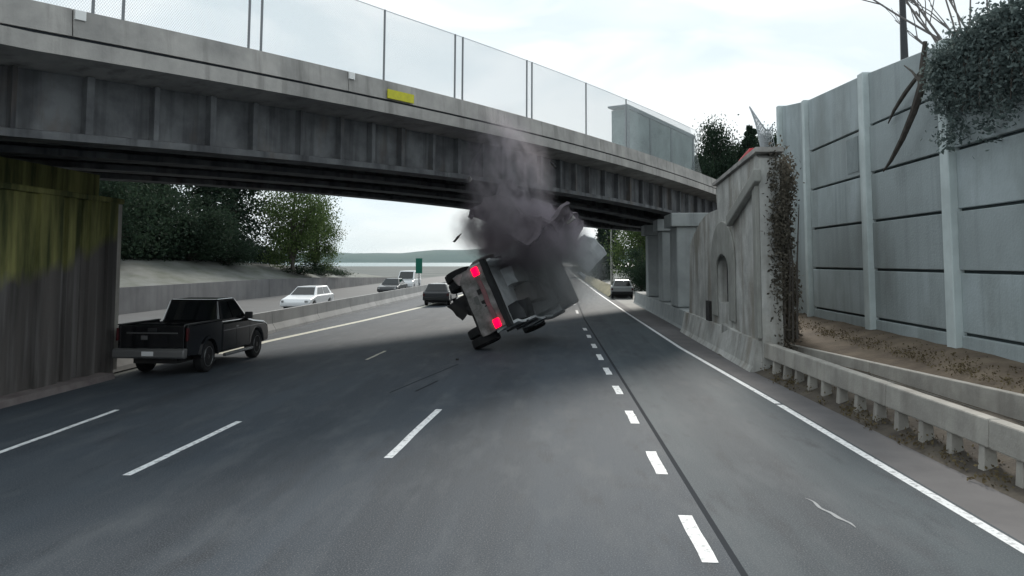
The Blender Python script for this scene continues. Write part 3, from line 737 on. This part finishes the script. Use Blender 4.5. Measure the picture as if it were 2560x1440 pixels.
MB().prism([(-.16,.5),(-.19,.55),(-.19,.7),(-.12,.74),(.02,.74),(.02,.5)], -.98, .98).build('rear_bumper', mat('dull_chrome', (.2,.2,.2), .35, metal=.6), pk, bevel=.03)
MB().box(-.16,.16,-.2,-.192,.57,.68).build('number_plate', PLATE, pk)
MB().box(-.6,.6,.2,5.0,.34,.5).build('chassis', UNDER, pk)
cab, win = greenhouse(pk, 'cab', 2.04, 4.05, 2.22, 3.35, 1.24, 1.86, .88, .72, BLACKP)
quad(pk, 'rear_window', win('rear',.07,.93,.1,.86), GLASS)
for sd_ in ('right','left'):
    a, b_ = ((.1,.42),(.47,.88)) if sd_ == 'right' else ((.12,.53),(.58,.9))
    quad(pk, 'side_window', win(sd_,a[0],a[1],.12,.85), GLASS); quad(pk, 'side_window', win(sd_,b_[0],b_[1],.12,.85), GLASS)
quad(pk, 'windscreen', win('front',.06,.94,.06,.9), GLASS)
for sx in (1,-1):
    mir = MB().box(-.02,.2,-.06,.08,-.03,.17).build('mirror', PLASTB, pk, bevel=.03); mir.location = (sx*(W_-.05)+(-.18 if sx < 0 else 0),3.75,1.26)
    for y in (1.25,4.55): wheel(pk, sx*.83, y, .41, .27, sx)
    MB().box(sx*W_-.01 if sx > 0 else -W_-.01, W_+.01 if sx > 0 else -W_+.01, 2.95,3.12,1.05,1.09).build('door_handle', CHROME, pk)

# --- far cars
def car(label, loc, rz, paint, kind='sedan', lights=REDL, sc=1.0, cat='car', group=None):
    c = empty({'van':'van','sedan':'car','hatch':'car'}[kind], loc, rz, label, cat, group); c.scale = (sc,)*3
    Wd = .9
    wa = lambda cy: [(cy+.36*math.cos(a), .32+.36*math.sin(a)) for a in np.linspace(.1,math.pi-.1,7)]
    if kind == 'van':
        o = [(0,.35),(0,1.1),(3.9,1.1),(4.7,.95),(4.85,.7),(4.85,.35)]+wa(3.95)+wa(.95)
        MB().prism(o, -Wd, Wd).build('body', paint, c, bevel=.06)
        g, wn = greenhouse(c, 'upper_body', .03, 4.3, .12, 3.3, 1.08, 2.0, .88, .78, paint)
        w0, w1, yr, yf = .1, .9, .95, 3.95
    else:
        tail = 1.0 if kind == 'sedan' else .98
        o = [(0,.35),(-.03,.6),(.0,.9),(.15,tail),(3.2,.98),(4.3,.78),(4.5,.6),(4.5,.35)]+wa(3.65)+wa(.85)
        MB().prism(o, -Wd, Wd).build('body', paint, c, bevel=.08, seg=3)
        a = (.55,3.35,1.1,2.6) if kind == 'sedan' else (.1,3.3,.45,2.5)
        g, wn = greenhouse(c, 'cabin', *a, .95, 1.47, .82, .6, paint)
        yr, yf = .85, 3.65
    quad(c, 'rear_window', wn('rear',.07,.93,.12,.88), GLASS); quad(c, 'windscreen', wn('front',.06,.94,.08,.9), GLASS)
    for s_ in ('right','left'):
        quad(c, 'side_window', wn(s_,.1,.48,.12,.86), GLASS); quad(c, 'side_window', wn(s_,.52,.88,.12,.86), GLASS)
    for sx in (1,-1):
        MB().box(sx*.86-.12 if sx > 0 else -.88, .88 if sx > 0 else -.74, -.06,.04,.66,.84).build('tail_light', lights, c, bevel=.01)
        MB().box(sx*.86-.2 if sx > 0 else -.8, .8 if sx > 0 else -.6, 4.42,4.52,.6,.72).build('headlight', CHROME, c)
        for y in (yr,yf): wheel(c, sx*.78, y, .32, .2, sx)
    MB().box(-.84,.84,-.07,.03,.36,.56).build('rear_bumper', PLASTB, c, bevel=.03)
    MB().box(-.7,.7,.2,4.3,.2,.38).build('chassis', UNDER, c)
    return c
DARKC = mat('charcoal_paint', (.03,.032,.036), .25, coat=.5)
PINKC = mat('pale_mauve_paint', (.4,.37,.37), .35, coat=.4)
car('white car behind the median barrier on the far carriageway', (-15.3,48,0), math.pi-.02, WHITEP, 'hatch')
car('small dark car far off behind the median barrier', (-15.0,70,0), math.pi, DARKC, 'sedan')
car('white van beyond the median barrier left of the tipped truck', (-16.3,84,0), math.pi, WHITEP, 'van', cat='van')
car('dark hatchback driving ahead left of the tipped truck', (-8.35,51,0), 0, DARKC, 'hatch')
car('grey car on the ramp seen through the gap beside the bridge columns', (5.0,62,.004), R_(-3), GREYCAR, 'hatch')

# --- the tipped truck
ROLL, YAW = R_(64), R_(21)
Mrot = Matrix.Rotation(-YAW, 4, 'Z') @ Matrix.Rotation(ROLL, 4, 'Y')
tk = empty('tipped_truck', (0,0,0), 0, 'grey flatbed truck tipped onto its right wheels with red tail lights glowing', 'truck')
tk.rotation_euler = Mrot.to_euler()
tk.location = Vector((-2.40,25.3,1.80)) - (Mrot @ Vector((0,0,1.42)))
def crumple(mb, amp, sc, seed=0):
    return mb.xf(lambda p: p+Vector((mnoise.noise(p*sc+Vector((seed,0,0))), mnoise.noise(p*sc+Vector((0,seed+7,0))), mnoise.noise(p*sc+Vector((3,0,seed)))))*amp)
def gridbox(x0, x1, y0, y1, z0, z1, n=6):
    n = int(n*1.8)
    bm = bmesh.new(); bmesh.ops.create_cube(bm, size=1)
    bmesh.ops.subdivide_edges(bm, edges=bm.edges[:], cuts=n, use_grid_fill=True)
    mb = MB(); idx = {}
    for i, v in enumerate(bm.verts):
        idx[v] = i; mb.v.append((x0+(v.co.x+.5)*(x1-x0), y0+(v.co.y+.5)*(y1-y0), z0+(v.co.z+.5)*(z1-z0)))
    for f in bm.faces: mb.f.append(tuple(idx[v] for v in f.verts))
    bm.free(); return mb
rpn = crumple(gridbox(-1.12,1.12,-.05,.05,.72,1.66,8), .07, 1.7, 2).build('rear_panel', TRKG, tk)
for sx in (-1,1):
    MB().box(sx*.93-.15,sx*.93+.15,-.13,-.05,1.27,1.52).build('tail_light', REDLIT, tk, bevel=.03)
crumple(gridbox(-.77,.77,-.115,-.06,1.33,1.47,4), .03, 2, 3).build('lamp_strip', mat('faded_red', (.26,.1,.11), .6, col2=(.16,.1,.1), scale=5), tk)
MB().box(-.18,.18,-.08,-.052,.95,1.1).build('number_plate', mat('dirty_plate', (.12,.12,.115), .6), tk)
MB().box(-.35,-.18,-.075,-.05,1.16,1.36).build('hinge', UNDER, tk); MB().box(.05,.28,-.075,-.05,1.16,1.34).build('hinge', UNDER, tk)
crumple(gridbox(-1.2,1.2,-.12,.1,1.68,1.86,6), .03, 2, 4).build('bed_tail_edge', PLASTB, tk)
bedf = crumple(gridbox(-1.1,1.1,.1,3.3,1.3,1.42,8), .05, 1.2, 1).build('bed_floor', TRKP, tk)
for sx in (-1,1):
    crumple(gridbox(sx*1.15-.04,sx*1.15+.04,.1,3.3,1.2,2.0,8), .09, 1.3, 5+sx).build('bed_side', TRKP, tk)
    for y in (.9,1.7,2.5): MB().box(sx*1.2-.04,sx*1.2+.04,y,y+.1,1.15,2.02).build('side_stake', DARKST, tk)
    MB().box(sx*.45-.06,sx*.45+.06,.05,5.9,.72,.95).build('frame_rail', UNDER, tk)
crumple(gridbox(-1.12,1.12,3.3,3.42,1.3,2.35,6), .06, 1.6, 9).build('bulkhead', TRKP, tk)
MB().tube([(-1.05,.5,.5),(1.05,.5,.5)], .13, 10).build('rear_axle', UNDER, tk)
MB().sphere((0,.5,.5), .3, 12, 8).build('differential', UNDER, tk, smooth=True)
MB().box(-1.05,1.05,.02,.09,.6,.715).build('underride_bar', UNDER, tk)
MB().tube([(-.75,2.2,.7),(-.75,3.2,.7)], .27, 14).build('fuel_tank', UNDER, tk)
for sx in (1,-1):
    wheel(tk, sx*1.2, .5, .5, .3, sx, mat('dark_rim', (.1,.1,.1), .6)); wheel(tk, sx*.86, .5, .5, .3, sx, MATS['dark_rim'])
    wheel(tk, sx*1.02, 4.9, .46, .3, sx, MATS['dark_rim'])
cb = MB(); cb.prism([(3.55,.8),(3.55,2.75),(4.6,2.72),(5.15,1.75),(5.95,1.55),(6.1,.8)], -1.0, 1.0)
cb.build('cab', TRKG, tk, bevel=.09, seg=3)
quad(tk, 'rear_window', [(-.72,3.545,1.9),(.72,3.545,1.9),(.66,3.545,2.5),(-.66,3.545,2.5)], GLASS)
for sx in (1,-1):
    pts_ = [(sx*1.002,3.9,1.75),(sx*1.002,4.85,1.75),(sx*1.002,4.45,2.5),(sx*1.002,3.9,2.55)]
    quad(tk, 'side_window', pts_ if sx > 0 else pts_[::-1], GLASS)
    dr = [(sx*1.003,3.75,.95),(sx*1.003,5.0,.95),(sx*1.003,5.0,1.68),(sx*1.003,3.75,1.68)]
    quad(tk, 'door', dr if sx > 0 else dr[::-1], TRKP)
# exposed roof rack / hoop of bent pipe behind the cab
MB().tube([(-.9,3.2,1.4)]+[(-.95*math.cos(a),3.1+.12*math.sin(3*a),2.1+.75*math.sin(a)) for a in np.linspace(0,math.pi,14)]+[(.95,3.2,1.4)], .06, 8).build('headache_bar', mat('bar_grey', (.28,.3,.31), .5, metal=.3), tk)
MB().tube([(-.5,3.2,1.42),(-.45,3.0,2.0),(.3,2.9,2.5)], .045, 8).build('bent_pipe', MATS['bar_grey'], tk)
for k, (x0, x1, y0, y1, z1) in enumerate(((-.95,-.3,1.8,2.8,1.9),(-.2,.5,2.2,3.1,2.15),(.35,1.0,1.2,2.2,1.85))):
    crumple(gridbox(x0,x1,y0,y1,1.43,z1,4), .12, 1.8, k).build('load_box', [TRKP, TRKG, DARKST][k], tk)

# torn bed jammed under the girder
def wreckpiece(name, label, x0, x1, y0, y1, z0, z1, loc, rot, m_, amp, seed, n=9):
    mb = crumple(crumple(gridbox(x0,x1,y0,y1,z0,z1,n), amp, 1.1, seed), amp*.4, 3.1, seed+5)
    o = mb.build(name, m_); o.location = loc; o.rotation_euler = rot; return tag(o, label, 'wreckage')
db = empty('torn_truck_bed', (-1.0,27.0,4.3), 0, 'dark crumpled truck bed jammed against the bridge girder inside the dust', 'wreckage')
db.rotation_euler = (R_(-18), R_(24), R_(-25))
def dpart(name, b6, amp, seed, m_=DUMP): return crumple(crumple(gridbox(*b6,9), amp, 1.1, seed), amp*.4, 3.0, seed).build(name, m_, db)
dpart('bed_floor', (-1.15,1.25,-1.2,1.3,-.05,.05), .22, 1)
dpart('bed_side', (-1.2,-1.1,-1.2,1.3,0,1.0), .25, 2); dpart('bed_side', (1.15,1.25,-1.2,1.3,-.1,.9), .28, 3)
dpart('bed_front', (-1.15,1.2,1.25,1.35,0,1.1), .2, 4)
dpart('bed_tailgate', (-1.3,1.1,-1.7,-1.6,-.95,.05), .22, 6)
for k in range(4): MB().tube([(-1.15+.75*k,-1.25,-.1),(-1.1+.75*k,-1.45,-.5-.2*(k%2))], [.05,.03], 6).build('torn_rib', DARKST, db)
deb = [('long torn strip of pale metal flung left of the truck', (-2.9,25.9,2.75), (.1,-.6,.4), (-.75,.75,-.05,.05,-.12,.12), TRKG),
       ('bent dark plate hanging below the truck underside', (-3.35,25.9,1.35), (.3,.9,.2), (-.35,.3,-.04,.04,-.28,.3), UNDER),
       ('grey sheet of metal flying right of the dust cloud', (1.0,28.4,3.3), (.3,.7,.3), (-.6,.6,-.04,.04,-.45,.5), TRKP),
       ('dark scrap plate flying above the tipped truck cab', (.25,27.6,3.35), (.9,.2,1.1), (-.55,.5,-.05,.05,-.4,.4), DUMP)]
for lab, loc, rot, b6, m_ in deb:
    o = wreckpiece('metal_scrap', lab, *b6, loc, rot, m_, .16, random.random()*9, 5); o['category'] = 'debris'

shards = [((-3.55,26.0,3.75),.13,'dark ragged shard flying at the left edge of the dust cloud'),((-3.0,25.6,4.5),.09,'small dark shard flying left of the plume just under the girder'),
          ((.35,25.8,4.35),.12,'grey ragged shard flying right of the plume below the girder'),((.75,26.6,2.5),.1,'pale shard flying right of the tipped truck cab'),
          ((-2.9,24.4,5.6),.07,'tiny grey shard in front of the girder left of the plume'),((-.2,24.6,6.1),.08,'small dark shard in front of the girder right of the plume')]
for k, (loc, q, lab) in enumerate(shards):
    o = crumple(gridbox(-q*1.6,q*1.4,-.015,.015,-q,q*.8,2), .07, 5, k).build('metal_shard', [UNDER, DUMP, TRKG, TRKP, TRKG, UNDER][k])
    o.location = loc; o.rotation_euler = (random.uniform(-1,1), random.uniform(0,3), random.uniform(-1,1))
    tag(o, lab, 'debris', 'metal shards flying in the dust')

# small loose bits on and over the road
frag = [((-3.1,23.0,.03),.035,'small dark fragment on the road left of the lower wheel')]
for loc, r, lab in frag:
    o = crumple(gridbox(-r*1.5,r*1.5,-r,r,-.03,r*.5,2), .03, 9, loc[0]).build('road_fragment', UNDER); o.location = loc; tag(o, lab, 'debris')

# ------------------------------------------------------------------ trees
def tree_mesh(kind, h, r, seed, nclump, per, size, base=.18, flat=1.0):
    rg = np.random.default_rng(seed); rnd = random.Random(seed)
    limbs = MB(); limbs.tube([(0,0,0),(rnd.uniform(-.1,.1)*r,0,h*.4),(rnd.uniform(-.15,.15)*r,rnd.uniform(-.1,.1)*r,h*.9)], [h*.02+.06,h*.016+.04,.03], 8)
    P = []
    if kind == 'conifer':
        n = nclump
        for k in range(n):
            u = (k+.5)/n; z = h*(base+(1-base)*u); rr = r*(1-u)**.85*(.65+.55*rg.random())+.12
            a = k*2.4+rg.random(); tip = np.array([math.cos(a)*rr, math.sin(a)*rr, z-rr*.28])
            limbs.tube([(0,0,z),tuple(tip)], [.05,.012], 4, False)
            t = rg.random((per,1))**.7; c = np.array([0,0,z])*(1-t)+tip*t
            P.append(c+rg.normal(size=(per,3))*[.16*rr+.06,.16*rr+.06,.10*rr+.05])
    else:
        for k in range(nclump):
            while True:
                q = rg.uniform(-1,1,3)
                if q@q < 1 and q@q > .12: break
            c = np.array([q[0]*r, q[1]*r, h*(base+1)/2+q[2]*h*(1-base)/2*flat])
            if rg.random() < .55: limbs.tube([(0,0,h*(base*.6+.2*rg.random())),tuple((c*[.55,.55,1]+[0,0,h*.05])*[1,1,.8]),tuple(c)], [.07,.04,.012], 5, False)
            cs = r*(.16+.16*rg.random())
            P.append(c+rg.normal(size=(per,3))*[cs,cs,cs*.7])
    P = np.concatenate(P); P = P[P[:,2] > .15]
    global RNG
    keep = RNG; RNG = rg; V, F = leaf_cards(P, size); RNG = keep
    return limbs, V, F
TM = {}
def tree(key, args, loc, label, cat='tree', group=None, leafm=LEAF_D, rz=0, sc=(1,1,1), bark=BARK):
    t = empty({'conifer':'conifer_tree','broad':'leafy_tree','shrub':'shrub'}[args[0] if key[0] != 's' else 'shrub'], loc, rz, label, cat, group); t.scale = sc
    if key not in TM:
        limbs, V, F = tree_mesh(*args)
        tr = limbs.build('trunk', bark, t); cr = np_obj('crown', V, F, leafm, t); TM[key] = (tr.data, cr.data)
    else:
        for nm, me in zip(('trunk','crown'), TM[key]):
            o = bpy.data.objects.new(nm, me); COL.objects.link(o); o.parent = t
    return t
C1 = ('conifer', 13, 3.2, 11, 80, 170, .14, .06); C2 = ('conifer', 17, 3.6, 12, 95, 170, .16, .1)
B1 = ('broad', 9, 3.6, 21, 60, 260, .12, .04); B2 = ('broad', 7.5, 3.4, 22, 52, 280, .12, -.05); S1_ = ('broad', 2.6, 2.0, 31, 22, 160, .09, -.1)
GL = 'trees on the embankment left of the road'
tree('c1', C1, (-33.5,50,3.4), 'dark conifer just right of the mossy pier on the embankment', group=GL, leafm=LEAF_C)
tree('c2', C2, (-37,55,3.6), 'tall dark conifer behind the first conifer past the pier', group=GL, leafm=LEAF_C, rz=1)
tree('b2', B2, (-30.3,47,3.1), 'round dark tree leaning out over the pale slope by the pier', group=GL, leafm=LEAF_D)
tree('b2', B2, (-31.5,53,3.2), 'dark bushy tree in front of the tall conifers', group=GL, rz=2, sc=(1.1,1.1,1.0))
tree('c1', C1, (-35,61,3.5), 'dark conifer in the middle of the embankment row', group=GL, rz=2.1)
tree('b2', B2, (-30,60,3.0), 'dark bush tree above the slope left of the sky gap', group=GL, rz=.7, sc=(.85,.85,.72))
tree('b1', B1, (-26.6,74.5,2.2), 'bright green leafy tree at the right end of the embankment row', group=GL, leafm=LEAF_L, sc=(.95,.95,1.05))
tree('b1', B1, (-25.8,79,1.9), 'lower bright green tree beside the open sky under the bridge', group=GL, leafm=LEAF_L, rz=2.4, sc=(.65,.65,.75))
tree('b2', B2, (-28.8,64.5,2.6), 'dark green shrub tree at the foot of the bright green tree', group=GL, rz=3.3, sc=(.7,.7,.42))
tree('c1', C1, (-42,66,4), 'conifer standing behind the embankment trees', group=GL, rz=.5, sc=(1,1,1.1))
for i, (x, y, lab) in enumerate(((-26.8,77,'low dark shrub at the end of the embankment'),(-26.9,84,'low dark shrub above the far end of the retaining wall'),(-28.5,92,'faint shrub beyond the last embankment tree'))):
    tree('s1', S1_, (x,y,1.6-.3*i), lab, 'shrub', 'shrubs at the end of the embankment', rz=i, sc=(1.2,1.2,.5))
pts = []
for k in range(420):
    y = RNG.uniform(40,86); kk = 1 if y < 70 else max(.05, 1-(y-70)/75); x = -29.6-RNG.random()*3.0
    pts.append(RNG.normal(size=(45,3))*[.5,.6,.45]+[x,y,3.2*kk+.5+.5*RNG.random()])
V, F = leaf_cards(np.concatenate(pts), .13)
np_obj('undergrowth', V, F, LEAF_D)['kind'] = 'stuff'
tree('c1', C1, (-31.5,66,3.1), 'slim dark conifer reaching the bridge underside left of the sky gap', group=GL, rz=1.2, sc=(1.15,1.15,1.0))
tree('c2', C2, (-31.2,71,3.0), 'tall dark conifer beside the sky gap under the bridge', group=GL, rz=2.6, sc=(1.0,1.0,.9))
tree('c1', C1, (-31.6,57,3.2), 'dark conifer above the roof of the pickup', group=GL, rz=.3, sc=(1.1,1.1,.95))
GR = 'trees beyond the columns on the right'
tree('b1', B1, (9.3,88,0), 'olive leafy tree seen in the gap beside the columns', group=GR, rz=1, leafm=LEAF_L, sc=(.9,.9,1.1))
tree('b2', B2, (7.8,74,0), 'dark round bush beside the grey car on the ramp', group=GR, rz=1.5, sc=(.45,.45,.55))
tree('c1', C1, (6.4,120,0), 'dark conifer close to the road in the gap under the bridge', group=GR, rz=.2, sc=(.7,.7,.7))
tree('c2', C2, (9,140,0), 'far conifer behind the olive tree under the bridge', group=GR, rz=.9)
tree('b1', B1, (4.6,150,0), 'far leafy tree at the road end right of the wreck', group=GR, rz=2, sc=(.8,.8,.8))
tree('b1', B1, (13.5,100,0), 'large leafy tree behind the columns', group=GR, rz=4, sc=(1.3,1.3,1.5))
GB = 'trees above the bridge end'
B3 = ('broad', 17, 4.2, 41, 95, 330, .17, .02)
for i, (x, y, k, sc, lab) in enumerate(((17.2,84,'b3',(.62,.62,1.06),'dark tree just right of the panelled enclosure'),(19.2,88,'b3',(.75,.75,.96),'narrow dark tree in the skyline behind the bridge end'),(20.6,83,'c1',(1.3,1.3,1.36),'dark conifer in the skyline left of the torn netting'),(21.9,86,'b3',(.7,.7,.98),'bushy dark tree left of the torn netting'),(24.3,86,'b3',(.7,.7,1.02),'dark tree behind the torn netting'),(20.4,97,'b3',(1.5,1.0,.93),'low broad dark tree behind the bridge end trees'))):
    tree(k, {'c1':C1,'b3':B3}[k], (x,y,-.1), lab, group=GB, rz=i*1.3, sc=sc)

# bare trees behind the wall
def bare(loc, h, seed, label):
    rnd = random.Random(seed); t = empty('bare_tree', loc, 0, label, 'tree', 'bare trees behind the sound wall')
    tr = MB(); br_ = MB()
    def grow(p, d, ln, r, lev, mb):
        q = p+d*ln; mb.tube([p,(p+q)/2+Vector((rnd.uniform(-1,1),rnd.uniform(-1,1),0))*ln*.06,q], [r,r*.8,r*.6], 5, False)
        if lev == 0: return
        for k in range(3 if lev > 1 else 2):
            nd = (d+Vector((rnd.uniform(-1,1),rnd.uniform(-1,1),rnd.uniform(-.1,.5)))*.55).normalized()
            grow(q-d*ln*rnd.uniform(0,.3), nd, ln*rnd.uniform(.55,.8), r*.55, lev-1, br_)
    grow(Vector((0,0,0)), Vector((-.05,0,1)), h*.5, .12, 4, tr)
    tr.build('trunk', BARKP, t); br_.build('branches', BARKP, t)
bare((13.2,24.5,1.2), 11, 3, 'bare tree behind the sound wall right of the light pole')
bare((12.6,21,1.2), 10, 8, 'taller bare tree behind the ivy on the sound wall')

# far signs and poles
gs = empty('road_sign', (-11.8,62,0), 0, 'small dark green roadside sign on a post left of the wreck', 'sign')
gs.location = (-13.6,73,0)
MB().tube([(0,0,0),(0,0,2.0)], .05, 8).build('post', STEEL, gs); MB().box(-.32,.32,-.07,-.052,1.85,3.3).build('sign_face', GREENS, gs)
l2 = empty('lamp_post', (6.7,100,0), 0, 'pale lamp post in the gap beside the bridge columns', 'lamp post')
MB().tube([(0,0,0),(0,0,9)], [.16,.1], 8).build('shaft', CONC_L, l2); MB().tube([(0,0,9),(-1.5,0,9.4)], .05, 6).build('arm', STEEL, l2)
MB().box(-2.1,-1.4,-.12,.12,9.34,9.48).build('lamp_head', STEEL, l2)

# ------------------------------------------------------------------ dust and smoke
def smoke(name, label, loc, dims, rot, dens, col, nscale, seed, thr=(.42,.7)):
    mb = MB().sphere((0,0,0), 1, 32, 18); o = mb.build(name); o.location = loc; o.scale = dims; o.rotation_euler = rot
    M = bpy.data.materials.new(name+'_volume'); M.use_nodes = True; n = M.node_tree.nodes; l = M.node_tree.links; n.clear()
    ou = n.new('ShaderNodeOutputMaterial'); pv = n.new('ShaderNodeVolumePrincipled'); pv.inputs['Color'].default_value = (*col,1); pv.inputs['Anisotropy'].default_value = .2
    tcn = n.new('ShaderNodeTexCoord'); ln = n.new('ShaderNodeVectorMath'); ln.operation = 'LENGTH'; l.new(tcn.outputs['Object'], ln.inputs[0])
    fo = n.new('ShaderNodeMapRange'); fo.interpolation_type = 'SMOOTHSTEP'; fo.inputs['From Min'].default_value = 1; fo.inputs['From Max'].default_value = .25; l.new(ln.outputs['Value'], fo.inputs['Value'])
    mpn = n.new('ShaderNodeMapping'); mpn.inputs['Scale'].default_value = (dims[0],dims[1],dims[2]*.55); mpn.inputs['Location'].default_value = (seed,seed*2,0); l.new(tcn.outputs['Object'], mpn.inputs['Vector'])
    nn = n.new('ShaderNodeTexNoise'); nn.inputs['Scale'].default_value = nscale; nn.inputs['Detail'].default_value = 7; nn.inputs['Roughness'].default_value = .62; nn.inputs['Distortion'].default_value = 1.1; l.new(mpn.outputs['Vector'], nn.inputs['Vector'])
    mr = n.new('ShaderNodeMapRange'); mr.inputs['From Min'].default_value = thr[0]; mr.inputs['From Max'].default_value = thr[1]; l.new(nn.outputs['Fac'], mr.inputs['Value'])
    ad = n.new('ShaderNodeMath'); ad.operation = 'MULTIPLY'; l.new(fo.outputs[0], ad.inputs[0]); l.new(mr.outputs[0], ad.inputs[1])
    ml = n.new('ShaderNodeMath'); ml.operation = 'MULTIPLY'; ml.inputs[1].default_value = dens; l.new(ad.outputs[0], ml.inputs[0]); l.new(ml.outputs[0], pv.inputs['Density'])
    l.new(pv.outputs[0], ou.inputs['Volume']); o.data.materials.append(M)
    return tag(o, label, 'smoke', None, 'stuff')
smoke('smoke_plume', 'pale mauve dust plume rising from the tipped truck up the bridge side', (-1.75,24.9,5.6), (1.75,1.7,3.0), (0,R_(-8),0), 3.4, (.8,.73,.79), 1.5, 3, (.46,.72))
smoke('dust_cloud', 'dark purplish dust cloud billowing round the wreck below the girder', (-1.35,26.4,3.9), (2.7,2.3,1.5), (0,R_(8),R_(15)), 6.0, (.72,.63,.72), 1.6, 8, (.40,.62))
smoke('dust_veil', 'pale thin dust drifting over the front of the wreck under the bridge', (-.1,26.9,2.7), (2.0,2.6,2.1), (0,0,0), 1.5, (.92,.94,.96), 1.3, 5, (.36,.62))

# ------------------------------------------------------------------ air
hz = MB().box(-9100,9100,-120,12100,-10.2,260).build('haze'); hz['kind'] = 'stuff'
M = bpy.data.materials.new('haze_volume'); M.use_nodes = True; n = M.node_tree.nodes; n.clear()
ou = n.new('ShaderNodeOutputMaterial'); pv = n.new('ShaderNodeVolumePrincipled'); pv.inputs['Color'].default_value = (.8,.93,.96,1); pv.inputs['Density'].default_value = .000022
M.node_tree.links.new(pv.outputs[0], ou.inputs['Volume']); hz.data.materials.append(M)
